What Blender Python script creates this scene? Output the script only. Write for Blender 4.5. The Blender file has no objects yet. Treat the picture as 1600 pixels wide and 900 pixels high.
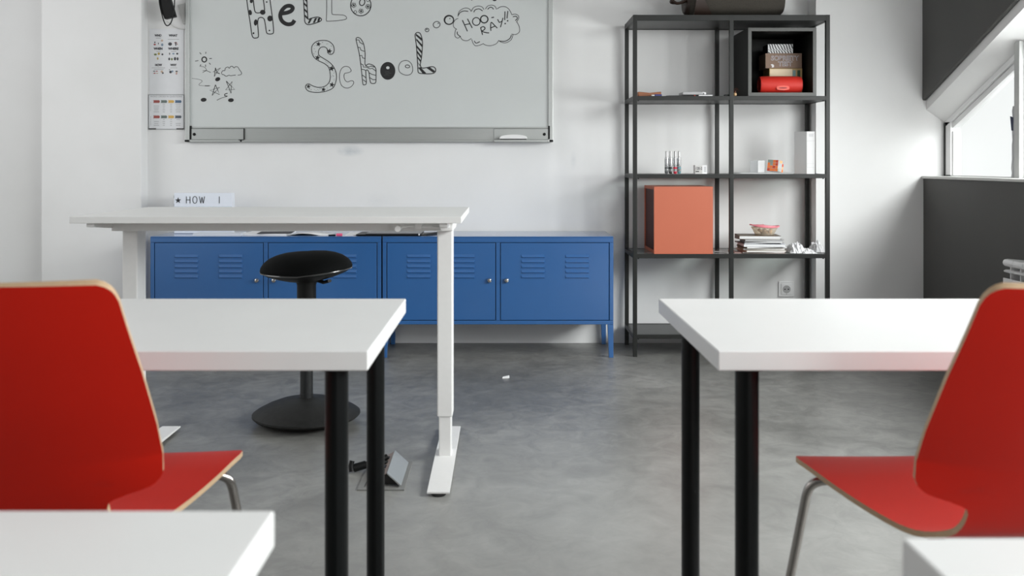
import bpy, bmesh, math, random
from mathutils import Vector, Matrix

random.seed(7)
C = bpy.context.scene.collection
PI = math.pi

# ------------------------------------------------------------------ camera
F = 1500.0                      # focal length in pixels of the 1600 px wide frame
CX, CY, CH = 788.0, 255.0, 1.0  # vanishing point of the room, camera height
cam = bpy.data.cameras.new('camera')
camo = bpy.data.objects.new('camera', cam)
C.objects.link(camo)
camo.location = (0, 0, CH)
camo.rotation_euler = (PI / 2, 0, 0)
cam.sensor_width = 36.0
cam.lens = 36.0 * F / 1600.0
cam.shift_x = (800.0 - CX) / 1600.0
cam.shift_y = -(450.0 - CY) / 1600.0
cam.clip_start = 0.05
cam.dof.use_dof = True
cam.dof.focus_distance = 4.9
cam.dof.aperture_fstop = 6.0
bpy.context.scene.camera = camo

# ------------------------------------------------------------------ colour management
vs = bpy.context.scene.view_settings
vs.view_transform = 'Standard'
vs.look = 'None'
vs.gamma = 1.0
vs.use_curve_mapping = False
vs.exposure = 0.13
bpy.context.scene.cycles.max_bounces = 10
bpy.context.scene.cycles.diffuse_bounces = 5
bpy.context.scene.cycles.transparent_max_bounces = 16

# ------------------------------------------------------------------ world (overcast white sky)
W = bpy.data.worlds.new('world')
bpy.context.scene.world = W
W.use_nodes = True
bg = W.node_tree.nodes['Background']
bg.inputs['Color'].default_value = (1.0, 1.0, 1.0, 1)
bg.inputs['Strength'].default_value = 0.95

# ------------------------------------------------------------------ window daylight and an added rear fill
def area(name, loc, rot, sx, sy, power, col=(1, 1, 1)):
    l = bpy.data.lights.new(name, 'AREA')
    l.shape = 'RECTANGLE'
    l.size, l.size_y = sx, sy
    l.energy = power
    l.color = col
    o = bpy.data.objects.new(name, l)
    C.objects.link(o)
    o.location = loc
    o.rotation_euler = rot
    return o

area('daylight_left_windows', (-3.24, 3.3, 1.65), (0, -PI / 2, 0), 1.4, 2.4, 16, (0.99, 0.995, 1.0))
area('daylight_right_windows', (3.3, 0.0, 2.3), (0, PI / 2 - 0.6, 0), 1.2, 4.6, 300)
area('daylight_right_low_windows', (3.3, 3.3, 2.1), (0, PI / 2 - 0.6, 0), 1.0, 1.6, 84)
area('daylight_corner_window', (2.62, 3.4, 1.15), (0, PI / 2, 0), 0.45, 1.5, 38)
area('rear_fill_light', (1.7, -2.9, 1.5), (PI / 2, 0, 0), 1.2, 1.4, 27)  # unseen fill lamp, added to brighten faces turned to the camera

# ------------------------------------------------------------------ helpers
def X(px, Y):
    return (px - CX) * Y / F

def Z(py, Y):
    return CH - (py - CY) * Y / F

def srgb(r, g, b):
    def f(c):
        c /= 255.0
        return c / 12.92 if c <= 0.04045 else ((c + 0.055) / 1.055) ** 2.4
    return (f(r), f(g), f(b), 1.0)

MATS = {}
def mat(name, col, rough=0.5, metal=0.0, spec=0.5, noise=0.0, scale=30.0, bump=0.0, coat=0.0, stretch=None):
    if name in MATS:
        return MATS[name]
    m = bpy.data.materials.new(name)
    m.use_nodes = True
    nt = m.node_tree
    p = nt.nodes['Principled BSDF']
    p.inputs['Base Color'].default_value = col
    p.inputs['Roughness'].default_value = rough
    p.inputs['Metallic'].default_value = metal
    p.inputs['Specular IOR Level'].default_value = spec
    if coat:
        p.inputs['Coat Weight'].default_value = coat
        p.inputs['Coat Roughness'].default_value = 0.15
    tc = nt.nodes.new('ShaderNodeTexCoord')
    mp = nt.nodes.new('ShaderNodeMapping')
    if stretch:
        mp.inputs['Scale'].default_value = stretch
    n = nt.nodes.new('ShaderNodeTexNoise')
    n.inputs['Scale'].default_value = scale
    n.inputs['Detail'].default_value = 5
    nt.links.new(tc.outputs['Object'], mp.inputs['Vector'])
    nt.links.new(mp.outputs['Vector'], n.inputs['Vector'])
    mx = nt.nodes.new('ShaderNodeMix')
    mx.data_type = 'RGBA'
    nz = noise if noise else 0.03
    mx.inputs[6].default_value = tuple(c * (1 - nz) for c in col[:3]) + (1,)
    mx.inputs[7].default_value = tuple(min(1, c * (1 + nz)) for c in col[:3]) + (1,)
    nt.links.new(n.outputs['Fac'], mx.inputs[0])
    nt.links.new(mx.outputs[2], p.inputs['Base Color'])
    if bump:
        b = nt.nodes.new('ShaderNodeBump')
        b.inputs['Strength'].default_value = bump
        b.inputs['Distance'].default_value = 0.002
        nt.links.new(n.outputs['Fac'], b.inputs['Height'])
        nt.links.new(b.outputs['Normal'], p.inputs['Normal'])
    MATS[name] = m
    return m

def glassy(name, tint, gloss=0.12, rough=0.02, opaque=0.0):
    """thin pane: mostly clear, with a Fresnel reflection and a little of its own tint"""
    m = bpy.data.materials.new(name)
    m.use_nodes = True
    nt = m.node_tree
    nt.nodes.clear()
    out = nt.nodes.new('ShaderNodeOutputMaterial')
    tr = nt.nodes.new('ShaderNodeBsdfTransparent')
    tr.inputs[0].default_value = tint
    gl = nt.nodes.new('ShaderNodeBsdfGlossy')
    gl.inputs['Roughness'].default_value = rough
    fr = nt.nodes.new('ShaderNodeFresnel')
    fr.inputs[0].default_value = 1.45
    mx = nt.nodes.new('ShaderNodeMixShader')
    ge = nt.nodes.new('ShaderNodeNewGeometry')
    inv = nt.nodes.new('ShaderNodeMath')      # only the outer face of the pane mirrors
    inv.operation = 'SUBTRACT'
    inv.inputs[0].default_value = 1.0
    nt.links.new(ge.outputs['Backfacing'], inv.inputs[1])
    fm = nt.nodes.new('ShaderNodeMath')
    fm.operation = 'MULTIPLY'
    nt.links.new(fr.outputs[0], fm.inputs[0])
    nt.links.new(inv.outputs[0], fm.inputs[1])
    nt.links.new(fm.outputs[0], mx.inputs[0])
    nt.links.new(tr.outputs[0], mx.inputs[1])
    nt.links.new(gl.outputs[0], mx.inputs[2])
    last = mx
    if opaque:
        df = nt.nodes.new('ShaderNodeBsdfDiffuse')
        df.inputs[0].default_value = tint
        m2 = nt.nodes.new('ShaderNodeMixShader')
        m2.inputs[0].default_value = opaque
        nt.links.new(mx.outputs[0], m2.inputs[1])
        nt.links.new(df.outputs[0], m2.inputs[2])
        last = m2
    nt.links.new(last.outputs[0], out.inputs[0])
    MATS[name] = m
    return m

class MB:
    """collects shapes; build() links them as one mesh object"""
    def __init__(self):
        self.v, self.f, self.m, self.s = [], [], [], []

    def add(self, vs, fs, mi=0, smooth=False):
        o = len(self.v)
        self.v += [tuple(p) for p in vs]
        for f in fs:
            self.f.append([o + i for i in f])
            self.m.append(mi)
            self.s.append(smooth)
        return self

    def box(self, x0, x1, y0, y1, z0, z1, mi=0, M=None):
        vs = [(x, y, z) for z in (z0, z1) for y in (y0, y1) for x in (x0, x1)]
        if M is not None:
            vs = [M @ Vector(p) for p in vs]
        return self.add(vs, [(0, 2, 3, 1), (4, 5, 7, 6), (0, 1, 5, 4), (2, 6, 7, 3), (0, 4, 6, 2), (1, 3, 7, 5)], mi)

    def hexa(self, bottom, top, mi=0):
        return self.add(list(bottom) + list(top),
                        [(3, 2, 1, 0), (4, 5, 6, 7), (0, 1, 5, 4), (1, 2, 6, 5), (2, 3, 7, 6), (3, 0, 4, 7)], mi)

    def prism(self, poly, axis, a, b, mi=0):
        """poly is a list of 2D points in the two other axes; extruded from a to b"""
        def P(u, v, w):
            return {'x': (w, u, v), 'y': (u, w, v), 'z': (u, v, w)}[axis]
        n = len(poly)
        vs = [P(u, v, a) for u, v in poly] + [P(u, v, b) for u, v in poly]
        fs = [tuple(range(n))[::-1], tuple(range(n, 2 * n))]
        fs += [(i, (i + 1) % n, n + (i + 1) % n, n + i) for i in range(n)]
        return self.add(vs, fs, mi)

    def lathe(self, prof, c=(0, 0, 0), n=40, mi=0, M=None, sy=1.0, cap=True):
        vs, fs = [], []
        for r, z in prof:
            for k in range(n):
                a = 2 * PI * k / n
                vs.append((r * math.cos(a), r * math.sin(a) * sy, z))
        for i in range(len(prof) - 1):
            for k in range(n):
                k2 = (k + 1) % n
                fs.append((i * n + k, i * n + k2, (i + 1) * n + k2, (i + 1) * n + k))
        if cap:
            fs.append(tuple(range(n))[::-1])
            fs.append(tuple(range((len(prof) - 1) * n, len(prof) * n)))
        if M is not None:
            vs = [M @ Vector(p) for p in vs]
        vs = [(p[0] + c[0], p[1] + c[1], p[2] + c[2]) for p in vs]
        return self.add(vs, fs, mi, True)

    def tube(self, pts, r, n=12, mi=0, radii=None, flat=1.0):
        pts = [Vector(p) for p in pts]
        vs, fs = [], []
        up = Vector((0, 0, 1))
        t0 = (pts[1] - pts[0]).normalized()
        if abs(t0.dot(up)) > 0.95:
            up = Vector((0, 1, 0))
        u = t0.cross(up).normalized()
        for i, p in enumerate(pts):
            t = ((pts[min(i + 1, len(pts) - 1)] - pts[max(i - 1, 0)])).normalized()
            u = (u - t * u.dot(t)).normalized()
            w = t.cross(u)
            rr = radii[i] if radii else r
            for k in range(n):
                a = 2 * PI * k / n
                vs.append(p + u * math.cos(a) * rr + w * math.sin(a) * rr * flat)
        for i in range(len(pts) - 1):
            for k in range(n):
                k2 = (k + 1) % n
                fs.append((i * n + k, i * n + k2, (i + 1) * n + k2, (i + 1) * n + k))
        fs.append(tuple(range(n))[::-1])
        fs.append(tuple(range((len(pts) - 1) * n, len(pts) * n)))
        return self.add(vs, fs, mi, True)

    def build(self, name, mats, parent=None, bevel=0.0, seg=2, loc=None, fix=True):
        me = bpy.data.meshes.new(name)
        me.from_pydata(self.v, [], self.f)
        mats = mats if isinstance(mats, (list, tuple)) else [mats]
        for m in mats:
            me.materials.append(m)
        me.polygons.foreach_set('material_index', self.m)
        me.polygons.foreach_set('use_smooth', self.s)
        if fix:
            b = bmesh.new()
            b.from_mesh(me)
            bmesh.ops.recalc_face_normals(b, faces=b.faces[:])
            b.to_mesh(me)
            b.free()
        me.update()
        o = bpy.data.objects.new(name, me)
        C.objects.link(o)
        if parent is not None:
            o.parent = parent
        if loc is not None:
            o.location = loc
        if any(self.s) and not all(self.s) or any(self.s):
            try:
                me.set_sharp_from_angle(angle=math.radians(40))
            except Exception:
                pass
        if bevel:
            bv = o.modifiers.new('bevel', 'BEVEL')
            bv.width = bevel
            bv.segments = seg
            bv.limit_method = 'ANGLE'
            bv.angle_limit = math.radians(35)
            bv.harden_normals = False
        return o

def thing(name, label, cat, loc=(0, 0, 0), rz=0.0, group=None):
    o = bpy.data.objects.new(name, None)
    o.empty_display_size = 0.05
    C.objects.link(o)
    o.location = loc
    o.rotation_euler = (0, 0, rz)
    return tag(o, label, cat, group)

def tag(o, label, cat, group=None, kind=None):
    o['label'] = label
    o['category'] = cat
    if group:
        o['group'] = group
    if kind:
        o['kind'] = kind
    return o

def struct(o):
    o['kind'] = 'structure'
    return o

def dup(root, loc, rz, label, group=None):
    r = root.copy()
    C.objects.link(r)
    r.location = loc
    r.rotation_euler = (0, 0, rz)
    r['label'] = label
    if group:
        r['group'] = group
    for ch in list(root.children):
        c = ch.copy()
        C.objects.link(c)
        c.parent = r
        for g in list(ch.children):
            d = g.copy()
            C.objects.link(d)
            d.parent = c
    return r

def text_mesh(body, size, width=None, align='CENTER', bold=0.0, xs=1.0):
    """flat lettering in the x-y plane as (verts, faces)"""
    cu = bpy.data.curves.new('t', 'FONT')
    cu.body = body
    cu.size = size
    cu.align_x = align
    cu.align_y = 'CENTER'
    cu.offset = bold
    ob = bpy.data.objects.new('t', cu)
    C.objects.link(ob)
    dg = bpy.context.evaluated_depsgraph_get()
    dg.update()
    me = bpy.data.meshes.new_from_object(ob.evaluated_get(dg))
    vs = [(v.co.x * xs, v.co.y, 0) for v in me.vertices]
    fs = [tuple(p.vertices) for p in me.polygons]
    bpy.data.objects.remove(ob)
    bpy.data.curves.remove(cu)
    bpy.data.meshes.remove(me)
    if width and vs:
        w = max(v[0] for v in vs) - min(v[0] for v in vs)
        k = width / w
        vs = [(v[0] * k, v[1], 0) for v in vs]
    return vs, fs

def put_text(mb, body, size, x, y, z, width=None, mi=0, bold=0.0, xs=1.0, align='CENTER'):
    """writes on a vertical face that looks towards -Y"""
    vs, fs = text_mesh(body, size, width, align, bold, xs)
    mb.add([(x + a, y, z + b) for a, b, _ in vs], fs, mi)

def catmull(pts, sub=6, closed=False):
    n = len(pts)
    out = []
    rng = range(n) if closed else range(n - 1)
    for i in rng:
        p0 = pts[(i - 1) % n] if closed or i > 0 else pts[0]
        p1, p2 = pts[i], pts[(i + 1) % n]
        p3 = pts[(i + 2) % n] if closed or i + 2 < n else pts[-1]
        for k in range(sub):
            t = k / sub
            out.append(tuple(0.5 * ((2 * b) + (-a + c) * t + (2 * a - 5 * b + 4 * c - d) * t * t + (-a + 3 * b - 3 * c + d) * t ** 3)
                             for a, b, c, d in zip(p0, p1, p2, p3)))
    if not closed:
        out.append(tuple(pts[-1]))
    return out

# ------------------------------------------------------------------ materials
WHITE_WALL = None
def wall_material():
    m = bpy.data.materials.new('painted plaster')
    m.use_nodes = True
    nt = m.node_tree
    p = nt.nodes['Principled BSDF']
    p.inputs['Roughness'].default_value = 0.62
    tc = nt.nodes.new('ShaderNodeTexCoord')
    base = nt.nodes.new('ShaderNodeTexNoise')
    base.inputs['Scale'].default_value = 1.7
    base.inputs['Detail'].default_value = 6
    nt.links.new(tc.outputs['Object'], base.inputs['Vector'])
    cr = nt.nodes.new('ShaderNodeValToRGB')
    cr.color_ramp.elements[0].position = 0.3
    cr.color_ramp.elements[0].color = (0.765, 0.765, 0.76, 1)
    cr.color_ramp.elements[1].position = 0.7
    cr.color_ramp.elements[1].color = (0.83, 0.83, 0.83, 1)
    nt.links.new(base.outputs['Fac'], cr.inputs[0])
    # old marker smears: small soft blue grey patches at a few spots of the back wall
    last = cr.outputs[0]
    sm = nt.nodes.new('ShaderNodeTexNoise')
    sm.inputs['Scale'].default_value = 34
    sm.inputs['Detail'].default_value = 4
    nt.links.new(tc.outputs['Object'], sm.inputs['Vector'])
    for (cx, cz, rx, rz, st) in ((X(547, 5.34), Z(236, 5.34), 0.085, 0.035, 0.8), (X(352, 5.34), Z(306, 5.34), 0.12, 0.05, 0.10),
                                 (X(592, 5.34), Z(313, 5.34), 0.14, 0.05, 0.14), (X(896, 5.34), Z(250, 5.34), 0.02, 0.06, 0.3),
                                 (X(478, 5.34), Z(222, 5.34), 0.05, 0.03, 0.2)):
        mp = nt.nodes.new('ShaderNodeMapping')
        mp.vector_type = 'TEXTURE'
        mp.inputs['Location'].default_value = (cx, 5.34, cz)
        mp.inputs['Scale'].default_value = (rx, 1.0, rz)
        nt.links.new(tc.outputs['Object'], mp.inputs['Vector'])
        gr = nt.nodes.new('ShaderNodeTexGradient')
        gr.gradient_type = 'SPHERICAL'
        nt.links.new(mp.outputs[0], gr.inputs[0])
        mu = nt.nodes.new('ShaderNodeMath')
        mu.operation = 'MULTIPLY'
        nt.links.new(gr.outputs['Fac'], mu.inputs[0])
        nt.links.new(sm.outputs['Fac'], mu.inputs[1])
        mu2 = nt.nodes.new('ShaderNodeMath')
        mu2.operation = 'MULTIPLY'
        mu2.inputs[1].default_value = st
        nt.links.new(mu.outputs[0], mu2.inputs[0])
        mx = nt.nodes.new('ShaderNodeMix')
        mx.data_type = 'RGBA'
        nt.links.new(mu2.outputs[0], mx.inputs[0])
        nt.links.new(last, mx.inputs[6])
        mx.inputs[7].default_value = (0.26, 0.32, 0.38, 1)
        last = mx.outputs[2]
    nt.links.new(last, p.inputs['Base Color'])
    bn = nt.nodes.new('ShaderNodeTexNoise')
    bn.inputs['Scale'].default_value = 60
    nt.links.new(tc.outputs['Object'], bn.inputs['Vector'])
    b = nt.nodes.new('ShaderNodeBump')
    b.inputs['Strength'].default_value = 0.08
    b.inputs['Distance'].default_value = 0.002
    nt.links.new(bn.outputs['Fac'], b.inputs['Height'])
    nt.links.new(b.outputs['Normal'], p.inputs['Normal'])
    return m

def concrete():
    m = bpy.data.materials.new('polished concrete')
    m.use_nodes = True
    nt = m.node_tree
    L = nt.links.new
    p = nt.nodes['Principled BSDF']
    tc = nt.nodes.new('ShaderNodeTexCoord')
    def noise(scale, detail=8, rough=0.6, dist=0.0):
        n = nt.nodes.new('ShaderNodeTexNoise')
        n.inputs['Scale'].default_value = scale
        n.inputs['Detail'].default_value = detail
        n.inputs['Roughness'].default_value = rough
        n.inputs['Distortion'].default_value = dist
        L(tc.outputs['Object'], n.inputs['Vector'])
        return n
    n1 = noise(1.3, 9, 0.62, 0.6)
    r1 = nt.nodes.new('ShaderNodeValToRGB')
    e = r1.color_ramp.elements
    e[0].position, e[0].color = 0.25, (0.125, 0.124, 0.116, 1)
    e[1].position, e[1].color = 0.75, (0.300, 0.298, 0.284, 1)
    L(n1.outputs['Fac'], r1.inputs[0])
    n2 = noise(9.0, 10, 0.7, 1.2)
    r2 = nt.nodes.new('ShaderNodeValToRGB')
    r2.color_ramp.elements[0].position, r2.color_ramp.elements[0].color = 0.35, (0.68, 0.68, 0.68, 1)
    r2.color_ramp.elements[1].position, r2.color_ramp.elements[1].color = 0.68, (1.22, 1.22, 1.22, 1)
    L(n2.outputs['Fac'], r2.inputs[0])
    mul = nt.nodes.new('ShaderNodeMix')
    mul.data_type = 'RGBA'
    mul.blend_type = 'MULTIPLY'
    mul.inputs[0].default_value = 1.0
    L(r1.outputs[0], mul.inputs[6])
    L(r2.outputs[0], mul.inputs[7])
    # pale scuffs and thin scratches
    n3 = noise(3.2, 12, 0.78, 2.2)
    r3 = nt.nodes.new('ShaderNodeValToRGB')
    r3.color_ramp.elements[0].position, r3.color_ramp.elements[0].color = 0.60, (0, 0, 0, 1)
    r3.color_ramp.elements[1].position, r3.color_ramp.elements[1].color = 0.74, (0.5, 0.5, 0.5, 1)
    L(n3.outputs['Fac'], r3.inputs[0])
    mx = nt.nodes.new('ShaderNodeMix')
    mx.data_type = 'RGBA'
    L(r3.outputs[0], mx.inputs[0])
    L(mul.outputs[2], mx.inputs[6])
    mx.inputs[7].default_value = (0.42, 0.42, 0.41, 1)
    vo = nt.nodes.new('ShaderNodeTexVoronoi')
    vo.feature = 'DISTANCE_TO_EDGE'
    vo.inputs['Scale'].default_value = 0.9
    wn = noise(2.5, 6, 0.6)
    wm = nt.nodes.new('ShaderNodeMix')
    wm.data_type = 'RGBA'
    wm.inputs[0].default_value = 0.28
    L(tc.outputs['Object'], wm.inputs[6])
    L(wn.outputs['Color'], wm.inputs[7])
    L(wm.outputs[2], vo.inputs['Vector'])
    rv = nt.nodes.new('ShaderNodeValToRGB')
    rv.color_ramp.elements[0].position, rv.color_ramp.elements[0].color = 0.0, (0.22, 0.22, 0.22, 1)
    rv.color_ramp.elements[1].position, rv.color_ramp.elements[1].color = 0.0035, (0, 0, 0, 1)
    L(vo.outputs['Distance'], rv.inputs[0])
    m3 = nt.nodes.new('ShaderNodeMix')
    m3.data_type = 'RGBA'
    L(rv.outputs[0], m3.inputs[0])
    L(mx.outputs[2], m3.inputs[6])
    m3.inputs[7].default_value = (0.09, 0.09, 0.085, 1)
    # soft pale patch: brighter light on the aisle floor, painted into the colour
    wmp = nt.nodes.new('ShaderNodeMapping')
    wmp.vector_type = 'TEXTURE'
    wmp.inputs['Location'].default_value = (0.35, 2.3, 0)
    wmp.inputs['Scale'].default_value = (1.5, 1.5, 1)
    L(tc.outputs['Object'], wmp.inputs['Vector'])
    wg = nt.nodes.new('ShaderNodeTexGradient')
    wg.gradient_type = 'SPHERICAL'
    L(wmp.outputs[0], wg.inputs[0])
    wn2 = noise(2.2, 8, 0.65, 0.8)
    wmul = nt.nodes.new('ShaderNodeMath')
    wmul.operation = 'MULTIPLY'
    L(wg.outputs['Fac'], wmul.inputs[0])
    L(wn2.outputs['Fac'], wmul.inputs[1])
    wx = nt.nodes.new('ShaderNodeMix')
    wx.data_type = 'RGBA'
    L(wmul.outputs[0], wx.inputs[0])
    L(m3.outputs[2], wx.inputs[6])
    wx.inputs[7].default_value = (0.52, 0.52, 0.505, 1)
    L(wx.outputs[2], p.inputs['Base Color'])
    rr = nt.nodes.new('ShaderNodeMapRange')
    rr.inputs['To Min'].default_value = 0.30
    rr.inputs['To Max'].default_value = 0.42
    L(n2.outputs['Fac'], rr.inputs['Value'])
    L(rr.outputs[0], p.inputs['Roughness'])
    p.inputs['Specular IOR Level'].default_value = 0.75
    b = nt.nodes.new('ShaderNodeBump')
    b.inputs['Strength'].default_value = 0.05
    b.inputs['Distance'].default_value = 0.001
    L(n2.outputs['Fac'], b.inputs['Height'])
    L(b.outputs['Normal'], p.inputs['Normal'])
    return m

M_wall = wall_material()
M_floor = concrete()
M_ceil = mat('white ceiling paint', (0.6, 0.6, 0.6, 1), 0.8)
M_dark = mat('charcoal wall paint', (0.070, 0.069, 0.065, 1), 0.6, noise=0.12, scale=3, bump=0.05)
M_sill = mat('pale sill board', (0.62, 0.62, 0.60, 1), 0.45)
M_frame = mat('white window frame', (0.82, 0.82, 0.82, 1), 0.35)
M_gasket = mat('black gasket', (0.02, 0.02, 0.02, 1), 0.6)
M_pane = glassy('window glass', (0.97, 0.985, 0.98, 1))
M_table = mat('white melamine', (0.73, 0.73, 0.725, 1), 0.34, spec=0.4, scale=6)
M_desk = mat('white desk laminate', (0.78, 0.78, 0.77, 1), 0.38, scale=8)
M_wmetal = mat('white powder coated steel', (0.80, 0.795, 0.785, 1), 0.38, scale=60, bump=0.02)
M_bleg = mat('black coated tube', (0.0022, 0.0030, 0.0032, 1), 0.36, noise=0.2, spec=0.22)
M_black = mat('black plastic', (0.003, 0.0035, 0.0035, 1), 0.45, noise=0.2, spec=0.3)
M_rubber = mat('black rubber', (0.016, 0.016, 0.016, 1), 0.75, noise=0.2)
M_chrome = mat('chromed steel', (0.62, 0.61, 0.60, 1), 0.16, metal=1.0)
M_dchrome = mat('dull chromed tube', (0.36, 0.34, 0.32, 1), 0.26, metal=1.0)
M_red = mat('red lacquered plywood', (0.56, 0.014, 0.006, 1), 0.42, spec=0.18, noise=0.05, scale=4)
M_ply = mat('pale plywood edge', srgb(184, 156, 124), 0.55, noise=0.2, scale=80, stretch=(1, 1, 8))
M_blue = mat('blue painted steel', srgb(40, 92, 150), 0.34, noise=0.05, scale=5, spec=0.45, coat=1.0)
M_shelf = mat('black brown shelf steel', (0.011, 0.012, 0.011, 1), 0.42, noise=0.12, spec=0.35)
M_shelfpanel = mat('grey black shelf panel', (0.045, 0.047, 0.045, 1), 0.4, noise=0.12)
M_sglass = glassy('shelf glass', (0.86, 0.91, 0.89, 1), opaque=0.08)
M_alu = mat('brushed aluminium', (0.50, 0.52, 0.51, 1), 0.38, metal=0.75, noise=0.06, scale=8, stretch=(1, 1, 40))
M_board = mat('whiteboard enamel', (0.60, 0.625, 0.62, 1), 0.30, spec=0.5, noise=0.02, scale=3)
M_ink = mat('black marker ink', (0.012, 0.012, 0.013, 1), 0.6, noise=0.4, scale=200)
M_thin = mat('thin grey marker ink', (0.055, 0.055, 0.058, 1), 0.6)
M_paper = mat('white paper', (0.78, 0.78, 0.79, 1), 0.75)
M_print = mat('black print', (0.03, 0.03, 0.035, 1), 0.7)
M_gprint = mat('grey print', (0.38, 0.38, 0.39, 1), 0.7)
M_orange = mat('terracotta orange board', srgb(186, 98, 70), 0.5, noise=0.04, scale=4)
M_orange_in = mat('terracotta inner board', srgb(176, 66, 46), 0.5)
M_bbox = mat('black stained board', (0.006, 0.007, 0.006, 1), 0.5, noise=0.2, spec=.25)
M_bedge = mat('charcoal box edge', (0.062, 0.064, 0.060, 1), 0.4, noise=0.1)

# ------------------------------------------------------------------ room
YB, YR, XR, XL, ZC = 5.34, 5.20, 2.27, -3.30, 3.0
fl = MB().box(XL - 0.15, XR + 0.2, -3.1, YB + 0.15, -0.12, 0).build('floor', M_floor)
struct(fl)
struct(MB().box(XL - 0.15, XR + 0.9, -3.1, YB + 0.15, ZC, ZC + 0.12).build('ceiling', M_ceil))
bw = MB()
bw.box(XL - 0.15, XR + 0.1, YB, YB + 0.15, 0, ZC)
struct(bw.build('wall_back', M_wall))
# pilaster between the window corner and the shelf (a jog of the back wall)
xj = X(1275, YR)
struct(MB().box(xj, XR + 0.160, YR, YB, 0, ZC).build('wall_back_jog', M_wall))
# shallow pillar left of the whiteboard
struct(MB().box(X(64, 5.24), X(221, 5.24), 5.24, YB, 0, ZC).build('wall_back_pillar', M_wall, bevel=0.006))
# left wall with its band of windows (out of frame)
lw = MB()
lw.box(XL - 0.15, XL, -3.0, YB, 0, 0.9).box(XL - 0.15, XL, -3.0, YB, 2.6, ZC)
for a, b in ((-3.0, 2.0), (4.6, YB)):
    lw.box(XL - 0.15, XL, a, b, 0.9, 2.6)
struct(lw.build('wall_left', M_wall))
rw = MB()
rw.box(XL, XR, -3.1, -2.98, 0, 0.8).box(XL, XR, -3.1, -2.98, 2.6, ZC)
rw.box(XL, 1.0, -3.1, -2.98, 0.8, 2.6).box(2.2, XR + .2, -3.1, -2.98, 0.8, 2.6)
struct(rw.build('wall_rear', M_dark))  # unseen wall, made dark to cut bounce light onto the chair backs

# right wall: dark parapet, pale sill, dark sloping gable above the window band
SZ = 0.917
struct(MB().box(XR, XR + 0.22, -3.0, YR, 0, SZ).build('wall_right', M_dark))
struct(MB().box(XR - 0.012, XR + 0.24, -3.0, YR, SZ, SZ + 0.014).build('trim_1', M_sill, bevel=0.003))
SL = 0.405          # rise of the sloping window head per metre towards the camera
def head(y, z0=1.337):
    return z0 + (YR - y) * SL
y_flat = YR - (2.45 - 1.337) / SL
up = MB()
poly = [(YR, head(YR)), (YR, ZC), (-3.0, ZC), (-3.0, 2.45), (y_flat, 2.45)]
up.prism(poly, 'x', XR - 0.008, XR + 0.016, 0)
struct(up.build('wall_right_gable', M_dark, bevel=0.008))
bk = MB()
zi, zo = 1.288, 1.215
y2 = YR - (2.40 - zi) / SL
def ring(x, dz):
    return [(x, YR, zi + dz), (x, YR, ZC), (x, -3.0, ZC), (x, -3.0, 2.40 + dz), (x, y2, 2.40 + dz)]
r0, r1 = ring(XR + 0.016, 0.0), ring(XR + 0.125, zo - zi)
r2 = ring(XR + 0.22, zo - zi)
n = 5
vsx = r0 + r1 + r2
fsx = [tuple(range(5))[::-1], tuple(range(10, 15))]
for a in (0, 5):
    fsx += [(a + i, a + (i + 1) % 5, a + 5 + (i + 1) % 5, a + 5 + i) for i in range(5)]
bk.add(vsx, fsx)
struct(bk.build('wall_right_head', M_wall))

def window_bay(idx, y0, y1, first=False):
    """a bay of the sloping window band between y0 (near) and y1 (far)"""
    xw, th, fw = XR + 0.112, 0.05, 0.075
    z0 = SZ + 0.014
    def top(y):
        return min(zo + 0.005 + (YR - y) * SL, 2.40 + zo - zi)
    f = MB()
    mids = [y for y in (y2,) if y0 < y < y1]
    prof = [y1] + mids + [y0]
    outer = [(y1, z0), (y0, z0)] + [(y, top(y)) for y in reversed(prof)]
    # frame bars
    f.box(xw, xw + th, y1 - fw, y1, z0, top(y1))
    f.box(xw, xw + th, y0, y0 + 0.03, z0, top(y0) - 0.001)
    f.box(xw, xw + th, y0, y1, z0, z0 + 0.006)
    for a, b in zip(prof[:-1], prof[1:]):
        for off, h, xo in ((0.0, 0.028, 0.0), (0.032, 0.03, 0.012)):
            f.hexa([(xw + xo, b, top(b) - off - h), (xw + th, b, top(b) - off - h), (xw + th, a, top(a) - off - h), (xw + xo, a, top(a) - off - h)],
                   [(xw + xo, b, top(b) - off), (xw + th, b, top(b) - off), (xw + th, a, top(a) - off), (xw + xo, a, top(a) - off)])
    f.box(xw + 0.010, xw + th, y1 - fw - 0.012, y1 - fw, z0, top(y1) - 0.05)
    w = f.build('window_%d' % idx, M_frame)
    struct(w)
    if first:
        MB().box(xw - 0.004, xw + 0.004, y1 - 0.018, y1 - 0.004, z0, top(y1) - 0.005).build('gasket', M_gasket, w)
    g = MB()
    gl = [(y1 - fw, z0 + .006), (y1 - fw, top(y1) - 0.03)] + [(y, top(y) - .03) for y in mids] + [(y0 + 0.03, top(y0) - .03), (y0 + 0.03, z0 + .006)]
    g.prism(gl, 'x', xw + 0.03, xw + 0.034)
    g.build('pane', M_pane, w)
    return w
ys = [YR, 4.43, 3.4, 2.4, 1.2, 0.0, -1.2]
for i in range(len(ys) - 1):
    window_bay(i + 1, ys[i + 1], ys[i], i == 0)
# mullion post in front of the second bay
struct(MB().box(X(1590, 4.40), X(1590, 4.40) + 0.045, 4.385, 4.43, SZ + .014, zo + (YR - 4.4) * SL + .02).build('trim_2', mat('grey mullion paint', (0.50, 0.51, 0.50, 1), 0.4)))

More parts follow.
